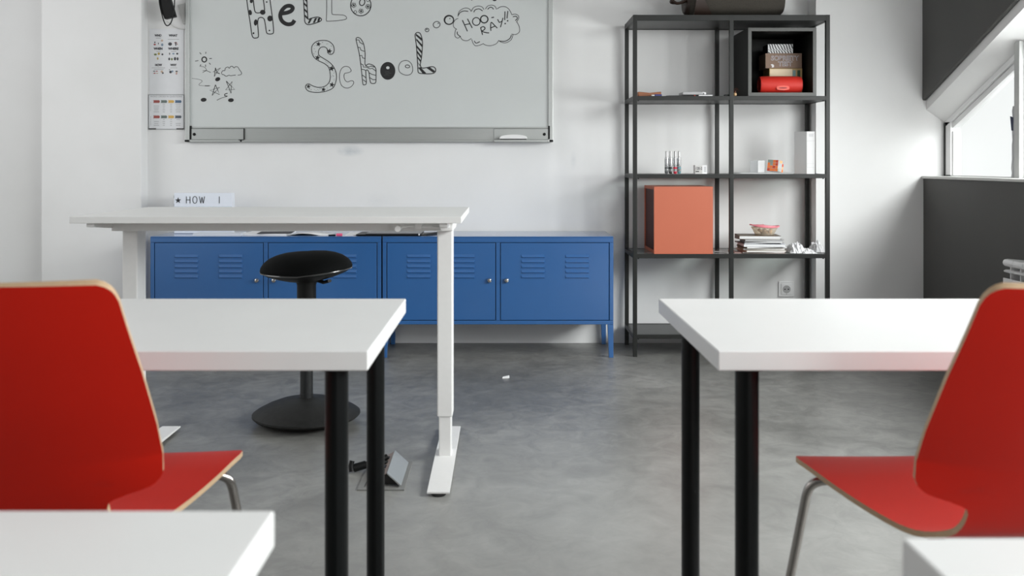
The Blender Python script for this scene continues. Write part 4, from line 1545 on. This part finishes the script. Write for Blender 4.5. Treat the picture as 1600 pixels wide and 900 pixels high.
# e, filled
I.line(c1([(398, 118), (440, 112), (478, 96), (492, 70), (470, 52), (430, 58), (395, 95), (382, 140), (398, 185), (440, 212), (485, 208), (508, 178)]), 6.2, False)
I.line(c1([(398, 118), (440, 112), (478, 96), (492, 70), (470, 52), (430, 58), (395, 95), (382, 140), (398, 185), (440, 212), (485, 208), (508, 178)]), 4.2, False)
# first L, striped
I.line(c1([(585, -70), (590, 60), (596, 150), (598, 190), (614, 212), (640, 216), (690, 204), (735, 186), (744, 168), (722, 152), (690, 152), (650, 162), (628, 168), (622, 120), (616, 0), (614, -74), (600, -84)]), 1.5, True)
for (x0, y0, x1, y1) in ((588, -30, 614, 0), (589, 20, 616, 44), (590, 70, 618, 96), (594, 124, 622, 150)):
    I.band(*c1([(x0, y0), (x1, y1), (x1 + 1, y1 + 22), (x0 + 1, y0 + 20)]))
for (a, b) in ((622, 652), (668, 694), (706, 722)):
    I.band(*c1([(a, 208 - (a - 622) * .12), (a + 18, 206 - (a - 622) * .13), (b + 14, 156), (b - 8, 160)]))
# second L, outline
I.line(c1([(790, -70), (790, 60), (788, 150), (788, 182), (800, 186), (860, 184), (930, 176), (962, 166), (962, 148), (940, 134), (900, 130), (850, 128), (836, 116), (834, 60), (832, -60), (812, -78)]), 1.0, True, True, 1)
# O with flowers
I.ring(370 + 1090 / 5.625, 46 / 5.625, 90 / 5.625, 94 / 5.625, 1.4, .1)
I.ring(370 + 1102 / 5.625, 20 / 5.625, 23 / 5.625, 30 / 5.625, 1.5, .3)
for (fx, fy) in ((1028, 46), (1092, 98), (1152, 58)):
    for k in range(5):
        a = 2 * PI * k / 5 + .4
        I.ring(370 + (fx + 13 * math.cos(a)) / 5.625, (fy + 13 * math.sin(a)) / 5.625, 8 / 5.625, None, .8)
    I.dot(370 + fx / 5.625, fy / 5.625, 6 / 5.625)
I.ring(370 + 1042 / 5.625, 106 / 5.625, 12 / 5.625, None, .8)
I.ring(370 + 1152 / 5.625, 2 / 5.625, 12 / 5.625, None, .8)
I.build('hello_lettering')

# SCHOOL
I = Ink()
I.line(c1([(604, 765), (612, 745), (635, 738), (670, 756), (720, 768), (775, 758), (812, 722), (822, 670), (810, 600), (775, 562), (715, 532), (675, 498), (658, 445), (664, 400), (700, 366), (752, 355), (805, 362), (845, 395), (856, 440), (845, 470), (820, 478), (800, 462), (794, 430), (770, 412), (738, 418), (720, 445), (722, 485), (760, 512), (820, 552), (858, 600), (876, 660), (870, 720), (846, 772), (790, 800), (720, 812), (655, 808), (618, 792)]), 1.2, True)
for (x, y, r) in ((718, 388, 19), (814, 450, 20), (710, 507, 20), (834, 602, 22), (836, 745, 20), (762, 787, 18), (630, 760, 17)):
    I.star(370 + x / 5.625, y / 5.625, r * 1.3 / 5.625, .2)
rnd = random.Random(4)
cen = [(640, 785), (690, 790), (730, 785), (800, 775), (850, 700), (845, 660), (852, 640), (800, 560), (780, 545), (685, 450), (680, 430), (690, 405), (760, 372), (790, 390), (830, 410), (680, 470), (842, 680), (716, 792), (660, 788), (795, 570)]
for (x, y) in cen:
    for q in range(2):
        I.dot(370 + (x + rnd.uniform(-9, 9)) / 5.625, (y + rnd.uniform(-9, 9)) / 5.625, .42)
# c
I.line(c1([(1000, 630), (1004, 615), (985, 590), (950, 584), (920, 605), (904, 650), (904, 700), (922, 752), (962, 774), (1002, 764), (1026, 735), (1024, 714), (1002, 710), (975, 720), (952, 705), (942, 670), (950, 645), (975, 640)]), .95, True, True, 1)
# h with wavy bands
I.line(c1([(1048, 345), (1060, 330), (1085, 338), (1110, 375), (1122, 420), (1128, 480), (1128, 570), (1160, 562), (1200, 575), (1222, 605), (1224, 660), (1222, 720), (1205, 734), (1178, 728), (1168, 690), (1162, 640), (1148, 615), (1135, 625), (1136, 680), (1138, 735), (1118, 746), (1108, 735), (1100, 660), (1090, 570), (1076, 470), (1060, 400)]), 1.2, True)
for row in ([(1052, 350), (1075, 352), (1080, 372), (1110, 390)], [(1064, 415), (1084, 418), (1090, 440), (1122, 452)], [(1078, 490), (1100, 488), (1106, 510), (1128, 514)],
            [(1090, 560), (1110, 570), (1112, 590), (1140, 590), (1170, 605), (1190, 600), (1222, 625)], [(1098, 610), (1120, 612), (1138, 625)], [(1104, 660), (1136, 684)], [(1110, 700), (1138, 722)],
            [(1130, 575), (1160, 590), (1180, 580), (1210, 590)], [(1164, 640), (1190, 655), (1224, 662)], [(1168, 682), (1196, 700), (1222, 700)]):
    I.line(c1(row), 1.1, False, False)
# first o, filled dark with an eye
I.fill([(370 + (1327 + 66 * math.cos(a)) / 5.625, (623 + 78 * math.sin(a)) / 5.625) for a in [2 * PI * k / 24 for k in range(24)]])
I.build('school_lettering')
hole = Ink()
hole.k = 1000
hole.dot(370 + 1328 / 5.625, 596 / 5.625, 15 / 5.625, 13 / 5.625)
for (px_, py_, w_) in ((1320, 632, 20), (1332, 645, 26), (1318, 660, 22)):
    hole.line(c1([(px_ - w_, py_ + 2), (px_, py_ - 3), (px_ + w_, py_)]), .5, mi=1)
hole.m.build('letter_gap', [M_board, mat('smudged ink', (.07, .07, .072, 1), .6)], wb, fix=False)
I = Ink()
c2 = in_crop(600, 0, 5.714)
I.line(c2([(190, 540), (150, 556), (130, 600), (142, 645), (190, 670), (235, 664), (256, 630), (250, 580), (225, 550)]), 1.0, True, True, 1)
I.ring(600 + 210 / 5.714, 593 / 5.714, 20 / 5.714, 13 / 5.714, 1.1, .1)
# striped L
I.line(c2([(278, 320), (284, 298), (302, 290), (325, 302), (342, 360), (342, 430), (334, 520), (324, 575), (338, 606), (380, 604), (420, 596), (448, 600), (462, 622), (452, 648), (420, 658), (350, 658), (308, 648), (302, 600), (296, 500), (288, 400)]), 1.4, True)
for (x0, y0, x1, y1, h) in ((284, 305, 338, 352, 26), (288, 348, 342, 410, 26), (290, 408, 340, 468, 28), (294, 455, 336, 512, 28), (296, 505, 332, 552, 24), (300, 560, 326, 596, 12)):
    I.band(*c2([(x0, y0 - 6), (x1, y1 - 10), (x1 - 1, y1 + h - 12), (x0 + 1, y0 + h - 12)]))
I.band(*c2([(304, 604), (326, 600), (378, 654), (345, 656)]))
I.band(*c2([(378, 606), (410, 600), (458, 636), (440, 650)]))
I.build('school_lettering')

# thought bubble
I = Ink()
I.ring(600 + 384 / 5.714, 268 / 5.714, 17 / 5.714, 16 / 5.714, 1.1)
I.dot(600 + 382 / 5.714, 264 / 5.714, 1.0)
I.ring(600 + 470 / 5.714, 220 / 5.714, 31 / 5.714, 28 / 5.714, 1.1, -.4)
I.dot(600 + 484 / 5.714, 208 / 5.714, .9)
I.ring(600 + 580 / 5.714, 178 / 5.714, 42 / 5.714, 40 / 5.714, 1.9)
I.ring(600 + 582 / 5.714, 180 / 5.714, 38 / 5.714, 36 / 5.714, 1.0)
I.dot(600 + 588 / 5.714, 166 / 5.714, .9)
for arc in ([(660, 148), (670, 105), (705, 78), (740, 72), (768, 85), (778, 104)], [(780, 100), (800, 68), (840, 54), (875, 62), (892, 85)], [(905, 82), (925, 55), (960, 46), (990, 56), (1005, 84)],
            [(1010, 80), (1040, 62), (1080, 60), (1115, 82), (1142, 132)], [(1142, 132), (1170, 126), (1198, 138), (1202, 165), (1182, 198)], [(1186, 196), (1208, 240), (1208, 285), (1175, 308), (1138, 304)],
            [(1152, 310), (1135, 355), (1090, 382), (1050, 378), (1022, 360)], [(1024, 362), (1000, 392), (950, 408), (905, 402), (885, 388)], [(888, 390), (850, 405), (815, 408), (795, 385), (784, 352)],
            [(780, 344), (740, 364), (700, 355), (680, 325)], [(684, 322), (660, 340), (635, 325), (634, 290), (642, 262)], [(650, 262), (622, 240), (620, 205), (640, 175), (662, 165)]):
    I.line(c2(arc), 1.0, False, True, 1)
for arc in ([(662, 140), (680, 112), (715, 98), (752, 102)], [(802, 110), (815, 88), (850, 80), (880, 98)], [(925, 84), (945, 66), (965, 68), (978, 84)], [(1150, 150), (1180, 146), (1190, 165), (1172, 184)],
            [(1138, 312), (1122, 345), (1080, 368), (1028, 366)], [(806, 365), (822, 385), (856, 372)], [(655, 282), (656, 305), (684, 328)]):
    I.line(c2(arc), 1.3, False)
# HOO- RAY!!
for st in ([(700, 180), (745, 280)], [(745, 168), (788, 250)], [(715, 222), (768, 212)], [(922, 154), (985, 152)][0:0] or [(958, 158), (982, 154)],
           [(862, 245), (880, 312)], [(862, 248), (885, 238), (902, 250), (892, 268), (872, 278), (905, 290), (938, 294)],
           [(955, 275), (952, 240), (958, 200), (985, 225), (1012, 252)], [(952, 250), (995, 232)],
           [(1014, 172), (1030, 202)], [(1062, 160), (1052, 200), (1040, 244)], [(1080, 102), (1078, 180)], [(1106, 98), (1098, 165)]):
    I.line(c2(st), 1.5, False, len(st) > 3)
I.line(c2([(1030, 202), (1052, 190)]), 1.3, False, False)
I.dot(600 + 1082 / 5.714, 211 / 5.714, 1.2)
I.dot(600 + 1104 / 5.714, 186 / 5.714, 1.2)
I.ring(600 + 824 / 5.714, 192 / 5.714, 34 / 5.714, 35 / 5.714, 1.5)
I.ring(600 + 895 / 5.714, 172 / 5.714, 33 / 5.714, 33 / 5.714, 1.9)
# feet of the writing above
I.dot(600 + 987 / 5.714, -1 / 5.714, 3.2, 2.0)
I.line(c2([(778, -30), (784, 5)]), 1.4, False, False)
I.build('thought_bubble_drawing')

# doodles at the lower left
I = Ink()
c3 = in_crop(300, 60, 8.18)
I.ring(300 + 157 / 8.18, 60 + 270 / 8.18, 31 / 8.18, 33 / 8.18, 1.6)
I.ring(300 + 157 / 8.18, 60 + 270 / 8.18, 27 / 8.18, 29 / 8.18, 1.2)
for a, b in (((98, 180), (118, 204)), ((180, 172), (174, 196)), ((222, 259), (254, 256)), ((40, 290), (82, 284)), ((218, 312), (238, 334)), ((114, 334), (102, 358)), ((172, 334), (174, 364))):
    I.line(c3([a, b]), 1.0, False, False)
I.line(c3([(110, 358), (150, 364), (176, 385), (184, 408), (136, 412)]), .6)
I.line(c3([(136, 436), (184, 410), (240, 436)]), .8, False, False)
for st in ([(300, 375), (318, 430), (356, 452), (268, 428), (366, 378), (312, 440), (286, 488), (300, 375)], [(300, 592), (325, 650), (352, 718), (228, 664), (354, 626), (290, 690), (258, 730), (300, 592)],
           [(438, 545), (490, 600), (548, 652), (430, 660), (514, 552), (500, 640), (500, 702), (438, 545)]):
    I.line(c3(st), .95, False, False)
I.line(c3([(382, 455), (378, 440), (392, 415), (420, 410), (428, 380), (460, 366), (478, 382), (492, 360), (515, 356), (538, 378), (556, 362), (585, 366), (606, 400), (626, 425), (634, 448), (622, 464), (585, 470)]), .9)
I.line(c3([(560, 468), (500, 476), (470, 472), (436, 484), (405, 464), (382, 462)]), .9)
for (x, y, a, b, r) in ((329, 522, 34, 25, -.4), (149, 785, 38, 25, -.1), (498, 790, 37, 25, -.1)):
    I.dot(300 + x / 8.18, 60 + y / 8.18, a / 8.18, b / 8.18, r)
I.line(c3([(0, 512), (60, 518), (110, 530), (130, 548), (96, 580), (92, 598), (150, 606), (235, 606)]), .55, False, True, 1)
I.line(c3([(165, 606), (225, 606)]), 1.2, False, False)
I.line(c3([(318, 792), (370, 765), (450, 740), (420, 735), (418, 715), (455, 700)]), .8, False, True, 1)
I.line(c3([(455, 738), (420, 732), (422, 712), (455, 702)]), 1.2)
I.build('doodle_drawing')

# ------------------------------------------------------------------ wall papers beside the board
def posters():
    yp = YB - .003
    def px(x):
        return X(x, yp)
    def pz(y):
        return Z(y, yp)
    t = thing('question_words_poster', 'white poster headed WHO, WHAT, WHEN, WHERE, HOW, WHY beside the whiteboard', 'poster', (0, 0, 0))
    MB().box(px(233.5), px(287), yp, yp + .001, pz(147.5), pz(45)).build('sheet', mat('poster paper', (.74, .75, .77, 1), .6), t)
    k = 10.0
    def q(x, y):
        return 225 + x / k, 40 + y / k
    m = MB()
    for (s, x, y, w) in (('WHO', 220, 156, 108), ('WHAT', 455, 156, 138), ('WHEN', 222, 362, 140), ('WHERE', 460, 362, 165), ('HOW', 226, 617, 110), ('WHY', 460, 617, 102)):
        a, b = q(x, y)
        put_text(m, s, .0165, px(a), yp - .0005, pz(b), w / k * yp / F, 0, .0010)
    m.build('headings', M_print, t)
    m = MB()
    for (x, y, w) in ((225, 195, 80), (460, 215, 175), (225, 405, 60), (465, 405, 80), (225, 660, 210), (230, 684, 150), (465, 660, 110)):
        a, b = q(x, y)
        m.box(px(a - w / 2 / k), px(a + w / 2 / k), yp - .0006, yp, pz(b + .35), pz(b - .35))
    m.build('small_print', M_gprint, t)
    cols = {'red': srgb(165, 85, 85), 'dk': srgb(72, 72, 76), 'yel': srgb(190, 165, 95), 'blu': srgb(130, 150, 170), 'skin': srgb(200, 175, 155), 'grn': srgb(120, 130, 85)}
    blobs = [('red', 168, 296, 22, 16), ('dk', 170, 262, 11, 16), ('dk', 225, 280, 8, 18), ('skin', 282, 235, 22, 20), ('blu', 285, 300, 22, 26), ('dk', 408, 288, 36, 32), ('red', 495, 268, 30, 10), ('dk', 497, 285, 12, 40), ('red', 520, 290, 10, 10),
             ('grn', 178, 452, 28, 18), ('yel', 232, 440, 22, 24), ('dk', 288, 450, 18, 18), ('yel', 215, 515, 14, 24), ('dk', 400, 440, 10, 22), ('blu', 460, 440, 22, 16), ('dk', 520, 440, 20, 18), ('dk', 395, 522, 18, 26), ('grn', 435, 525, 18, 24),
             ('dk', 485, 518, 22, 32), ('dk', 525, 520, 18, 30), ('dk', 160, 712, 20, 8), ('red', 200, 712, 22, 8), ('red', 165, 745, 20, 10), ('skin', 205, 745, 24, 8), ('skin', 280, 720, 24, 22), ('dk', 295, 742, 16, 16), ('dk', 415, 725, 24, 26), ('blu', 445, 715, 18, 20),
             ('dk', 510, 715, 22, 12), ('skin', 510, 735, 18, 14), ('red', 508, 755, 16, 8), ('dk', 400, 690, 10, 8)]
    for ck, c in cols.items():
        m = MB()
        for i, (kk, x, y, rx, ry) in enumerate(blobs):
            if kk != ck:
                continue
            a, b = q(x, y)
            sx, sz = rx / k * yp / F, ry / k * yp / F
            m.add([(px(a) + sx * math.cos(w) * .85, yp - .0005 - i * .00001, pz(b) + sz * math.sin(w) * .85) for w in [2 * PI * j / 10 for j in range(10)]], [tuple(range(10))])
        m.build('tiny_picture', mat('poster ' + ck, c, .7), t)
    # grammar poster
    t = thing('word_order_poster', 'framed word order poster with red, grey, yellow and blue tags below the other poster', 'poster', (0, 0, 0))
    a0, a1, b0, b1 = 232.3, 287.5, 147.8, 202.3
    MB().box(px(a0), px(a1), yp - .001, yp + .001, pz(b1), pz(b0)).build('sheet', mat('poster paper', (.74, .75, .77, 1), .6), t)
    m = MB()
    yq = yp - .0035
    m.box(px(a0), px(a1), yq, yp, pz(b0 + .7), pz(b0)).box(px(a0), px(a0 + .8), yq, yp, pz(b1), pz(b0)).box(px(a1 - .8), px(a1), yq, yp, pz(b1), pz(b0))
    m.box(px(a0), px(a1), yq, yp, pz(b1), pz(b1 - 1.0))
    m.build('frame', mat('grey poster frame', (.34, .35, .36, 1), .5), t)
    m = MB().box(px(232.5), px(244), yq - .001, yp, pz(202.4), pz(200.4)).box(px(276), px(287.7), yq - .001, yp, pz(202.4), pz(200.4))
    m.build('dark_clips', mat('dark grey clip', (.06, .06, .06, 1), .5), t)
    k2 = 11.26
    def q2(x, y):
        return 225 + x / k2, 130 + y / k2
    m = MB()
    put_text(m, 'WORD ORDER IN QUESTIONS', .012, px(225 + 390 / k2), yp - .0016, pz(130 + 236 / k2), 560 / k2 * yp / F)
    for (cx, w, ry) in ((220, 95, (403, 437, 470, 505, 675, 710, 742)), (350, 45, (370, 403, 437, 470, 505, 640, 675, 710, 742)), (478, 38, (370, 403, 437, 470, 505, 640, 675, 710, 742)), (603, 90, (370, 403, 437, 470, 505, 640, 710, 742))):
        for i, y in enumerate(ry):
            ww = w * (1 - .25 * ((i * 7) % 3) / 2)
            a, b = q2(cx, y)
            m.box(px(a - ww / 2 / k2), px(a + ww / 2 / k2), yp - .0015, yp - .0005, pz(b + .38), pz(b - .38))
    for (ya, yb_) in ((330, 490), (580, 740)):
        a, b = q2(118, ya)
        a2, b2 = q2(122, yb_)
        m.box(px(a), px(a2), yp - .0015, yp - .0005, pz(b2), pz(b))
    m.build('small_print', M_gprint, t)
    for i, (xa, xb, cname, c) in enumerate(((165, 282, 'tag red', srgb(160, 84, 78)), (297, 410, 'tag grey', srgb(105, 116, 112)), (425, 533, 'tag yellow', srgb(212, 172, 92)), (545, 662, 'tag blue', srgb(84, 108, 136)))):
        for yy in (323, 593):
            aa, ab = q2(xa, yy)
            ba, _ = q2(xb, yy)
            h = 24 / k2
            P_ = [(aa, ab - h), (ba - 1, ab - h), (ba, ab), (ba - 1, ab + h), (aa, ab + h), (aa + .8, ab)]
            mm = mat(cname, c, .6) if not (i == 3 and yy == 593) else mat('tag slate', srgb(88, 94, 104), .6)
            MB().add([(px(u), yp - .0016, pz(v)) for u, v in P_], [tuple(range(6))]).build('coloured_tag', mm, t)
posters()

def adapter():
    y = 5.24
    t = thing('power_adapter', 'black power adapter with looped cable hanging left of the whiteboard', 'power adapter', (0, 0, 0))
    def p(a, b, yy=y):
        return (X(a, yy), yy, Z(b, yy))
    c0 = in_crop(215, 0, 15.0)
    m = MB()
    poly = c0([(495, 20), (520, -60), (745, -60), (765, 0), (835, 210), (880, 385), (630, 445), (560, 300)])
    poly = c0([(488, -40), (745, -80), (880, 385), (628, 445), (560, 290)])
    poly2 = [(X(a, y), Z(b, y)) for a, b in poly]
    m.prism(poly2, 'y', y, y + .035)
    m.build('adapter_body', M_black, t, bevel=.003)
    m = MB()
    pts = c0([(870, -160), (866, 0), (862, 150), (840, 300), (815, 440), (770, 550), (705, 602), (650, 570), (600, 450), (560, 300), (520, 120), (500, -40)])
    pts = catmull(pts, 5)
    m.tube([(X(a, y - .006), y - .006, Z(b, y - .006)) for a, b in pts], .0032, n=10)
    m.build('cable', M_black, t)
    # it hangs from a hook above
    m = MB().tube([(X(254, y), y + .01, Z(-8, y)), (X(254, y), y + .01, Z(-20, y)), (X(254, y), YB, Z(-22, y))], .003)
    m.build('hook', M_alu, t)
    t = thing('junction_box', 'light grey junction box with thin white cable at the whiteboard edge', 'junction box', (0, 0, 0))
    y = YB - .04
    m = MB().prism([(X(276, y), Z(7, y)), (X(288, y), Z(4, y)), (X(288, y), Z(36.5, y)), (X(284, y), Z(36.5, y))], 'y', y + .015, YB)
    m.build('box_body', mat('light grey housing', (.45, .45, .44, 1), .5), t, bevel=.001)
    m = MB()
    pts = catmull(c0([(640, 480), (720, 545), (820, 610), (930, 655), (1030, 668), (1105, 655), (1135, 600), (1160, 500)]), 5)
    m.tube([(X(a, y), y + .03, Z(b, y)) for a, b in pts], .0022, n=8)
    m.build('cable', mat('greyish white cable', (.55, .55, .53, 1), .5), t)
adapter()

# ------------------------------------------------------------------ things on the cabinets
HC = 0.6235
def light_box():
    y = 5.13
    xa, xb = X(271.5, y), X(363, y)
    w, h = xb - xa, Z(301.5, y) - HC
    t = thing('letter_light_box', 'white letter light box reading HOW I with a star on the left blue cabinet', 'light box', (xa, y, HC))
    MB().box(0, w, .004, .045, 0, h).build('housing', mat('white light box plastic', (.78, .81, .88, 1), .4), t, bevel=.002)
    MB().box(.003, w - .003, .0, .004, .003, h - .003).build('front_panel', mat('milky blue white panel', (.79, .83, .91, 1), .35), t)
    m = MB()
    for z in (h * .33, h * .66):
        m.box(.003, w - .003, -.0015, .0005, z - .002, z + .002)
    m.build('letter_rail', glassy('clear rail', (.9, .93, .96, 1), opaque=.3), t)
    zc = Z(312.3, y) - HC
    m = MB()
    def lx(px_):
        return X(px_, y) - xa
    u = .0037
    lh = .0185
    def stroke(a, b, c, d):
        dx, dz = c - a, d - b
        l = math.hypot(dx, dz)
        nx, nz = -dz / l * u / 2, dx / l * u / 2
        m.add([(a + nx, -.001, b + nz), (c + nx, -.001, d + nz), (c - nx, -.001, d - nz), (a - nx, -.001, b - nz)], [(0, 1, 2, 3)])
    # H
    a, b = lx(291.3), lx(297)
    stroke(a, zc - lh, a, zc + lh); stroke(b, zc - lh, b, zc + lh); stroke(a, zc, b, zc)
    # O
    cx, rx = lx(304.6), (lx(308) - lx(301.3)) / 2
    P_ = [(cx + rx * math.cos(q), zc + lh * math.sin(q)) for q in [2 * PI * k / 24 for k in range(25)]]
    for s_, e_ in zip(P_[:-1], P_[1:]):
        stroke(s_[0], s_[1], e_[0], e_[1])
    # W
    w0, w4 = lx(311.5), lx(319.8)
    ws = [(w0, zc + lh), (w0 + (w4 - w0) * .27, zc - lh), (w0 + (w4 - w0) * .5, zc + lh * .8), (w0 + (w4 - w0) * .73, zc - lh), (w4, zc + lh)]
    for s_, e_ in zip(ws[:-1], ws[1:]):
        stroke(s_[0], s_[1], e_[0], e_[1])
    # I
    stroke(lx(342.7), zc - lh, lx(342.7), zc + lh)
    # star
    sx0, r = lx(278.4), .0170
    pts = []
    for k in range(10):
        rr = r if k % 2 == 0 else r * .42
        q = PI / 2 + k * PI / 5
        pts.append((sx0 + rr * math.cos(q), -.001, zc - .003 + rr * math.sin(q)))
    m.add([(sx0, -.001, zc - .003)] + pts, [(0, k + 1, (k + 1) % 10 + 1) for k in range(10)])
    m.build('letters', M_print, t)
    m = MB()
    for z0_, z1_ in ((h - .028, h - .014), (h - .072, h - .058), (.02, .035)):
        m.box(-.0015, .0, .006, .030, z0_, z1_)
    m.build('side_switch', M_black, t)
light_box()

def cabinet_top():
    z = HC
    def sheet(name, label, pa, pb, y0, d, th, m_, rot=0, cat='paper', z0=z):
        xa, xb = X(pa, y0), X(pb, y0)
        o = MB().box(-(xb - xa) / 2, (xb - xa) / 2, -d / 2, d / 2, 0, th).build(name, m_, loc=((xa + xb) / 2, y0 + d / 2 + .01, z0))
        o.rotation_euler = (0, 0, math.radians(rot))
        tag(o, label, cat)
        return o
    sheet('magazine', 'white magazine pile lying before the light box on the left cabinet', 300, 375, 4.97, .11, .012, mat('glossy pale pages', (.66, .69, .74, 1), .4), 0, 'magazine')
    sheet('notebook', 'grey covered notebook lying under the tall desk edge on the left cabinet', 376, 448, 5.00, .20, .008, M_paper, -3, 'notebook')
    t = MB().box(-.09, .085, 0, .15, 0, .0022).build('paper_leaf', M_print, loc=(X(428, 5.0), 5.01, z + .0084))
    t.rotation_euler = (0, 0, math.radians(5))
    tag(t, 'thin black leaf lying on the notebook on the left cabinet', 'paper')
    # loose sheets
    m = MB()
    n_ = 14
    vs = []
    for i in range(n_):
        u = i / (n_ - 1)
        zz = .001 + .011 * math.sin(PI * min(1, u * 1.15)) ** 1.2
        vs += [(u * .20, 0, zz), (u * .20 + .02, .20, zz * .5 + .0005)]
    m.add(vs, [(2 * i, 2 * i + 2, 2 * i + 3, 2 * i + 1) for i in range(n_ - 1)], 0, True)
    o = m.build('curled_sheet', M_paper, loc=(X(448, 4.98), 4.99, z))
    s = o.modifiers.new('thickness', 'SOLIDIFY')
    s.thickness = .0008
    tag(o, 'curled white sheet of paper in the middle of the left cabinet', 'paper')
    o = MB().tube([(0, 0, .004), (.035, .01, .004)], .004).build('marker_pen', M_black, loc=(X(513, 4.96), 4.965, z))
    tag(o, 'short black pen lying left of the pink eraser', 'pen')
    o = MB().box(0, .031, 0, .02, 0, .013).build('pink_eraser', mat('pink rubber', srgb(226, 92, 130), .6), loc=(X(525, 4.96), 4.96, z), bevel=.003)
    tag(o, 'small pink eraser lying on the left cabinet', 'eraser')
    sheet('white_sheet', 'white sheet lying between the pink eraser and the laptop', 538, 556, 4.975, .2, .004, M_paper, 2)
    y0 = 4.955
    xa, xb = X(556, y0), X(657, y0)
    t = thing('closed_laptop', 'closed grey laptop lying across the joint of the two blue cabinets', 'laptop', (xa, y0 + .0, z))
    w = xb - xa
    MB().box(.0, w, .0, .22, .0015, .009).build('base', M_black, t, bevel=.002)
    MB().box(.05, w, .0, .22, .0096, .0145).build('lid', mat('dark grey lid', (.11, .11, .115, 1), .35, metal=.4), t, bevel=.0015)
    MB().box(w - .010, w - .004, -.001, .003, .004, .013).build('white_tab', M_paper, t)
    o = MB().hexa([(0, 0, 0), (.03, .01, 0), (.075, .12, 0), (.0, .12, 0)], [(0, 0, .006), (.03, .01, .010), (.075, .12, .012), (.0, .12, .008)]).build('laptop_sleeve', M_black, loc=(xb + .002, y0 + .02, z))
    tag(o, 'black sleeve tip sticking out right of the closed laptop', 'sleeve')
cabinet_top()

# ------------------------------------------------------------------ wrapped roll on the window sill
def sill_roll():
    y = 4.475
    t = thing('paper_roll', 'slim white wrapped roll standing on the sill at the mullion', 'paper roll', (X(1585.5, y) , y, SZ + .0142))
    rnd = random.Random(2)
    prof = []
    hh = Z(166, y) - SZ - .0142
    n_ = 14
    vs, fs = [], []
    rows_ = 16
    for i in range(rows_):
        for k in range(n_):
            a = 2 * PI * k / n_
            r = .0145 + rnd.uniform(-.0018, .0018)
            vs.append((r * math.cos(a) + .006 * i / rows_, r * math.sin(a), hh * i / (rows_ - 1)))
    for i in range(rows_ - 1):
        for k in range(n_):
            k2 = (k + 1) % n_
            fs.append((i * n_ + k, i * n_ + k2, (i + 1) * n_ + k2, (i + 1) * n_ + k))
    fs += [tuple(range(n_))[::-1], tuple(range((rows_ - 1) * n_, rows_ * n_))]
    MB().add(vs, fs).build('roll', mat('crumpled film', (.45, .46, .47, 1), .3), t)
    MB().hexa([(-.016, -.004, hh * .66), (-.009, -.004, hh * .66), (-.009, .0, hh * .66), (-.016, .0, hh * .66)],
              [(-.022, -.004, hh * .86), (-.006, -.004, hh * .84), (-.006, .0, hh * .84), (-.022, .0, hh * .86)]).build('blue_flap', mat('slate blue flap', srgb(92, 98, 122), .5), t)
sill_roll()
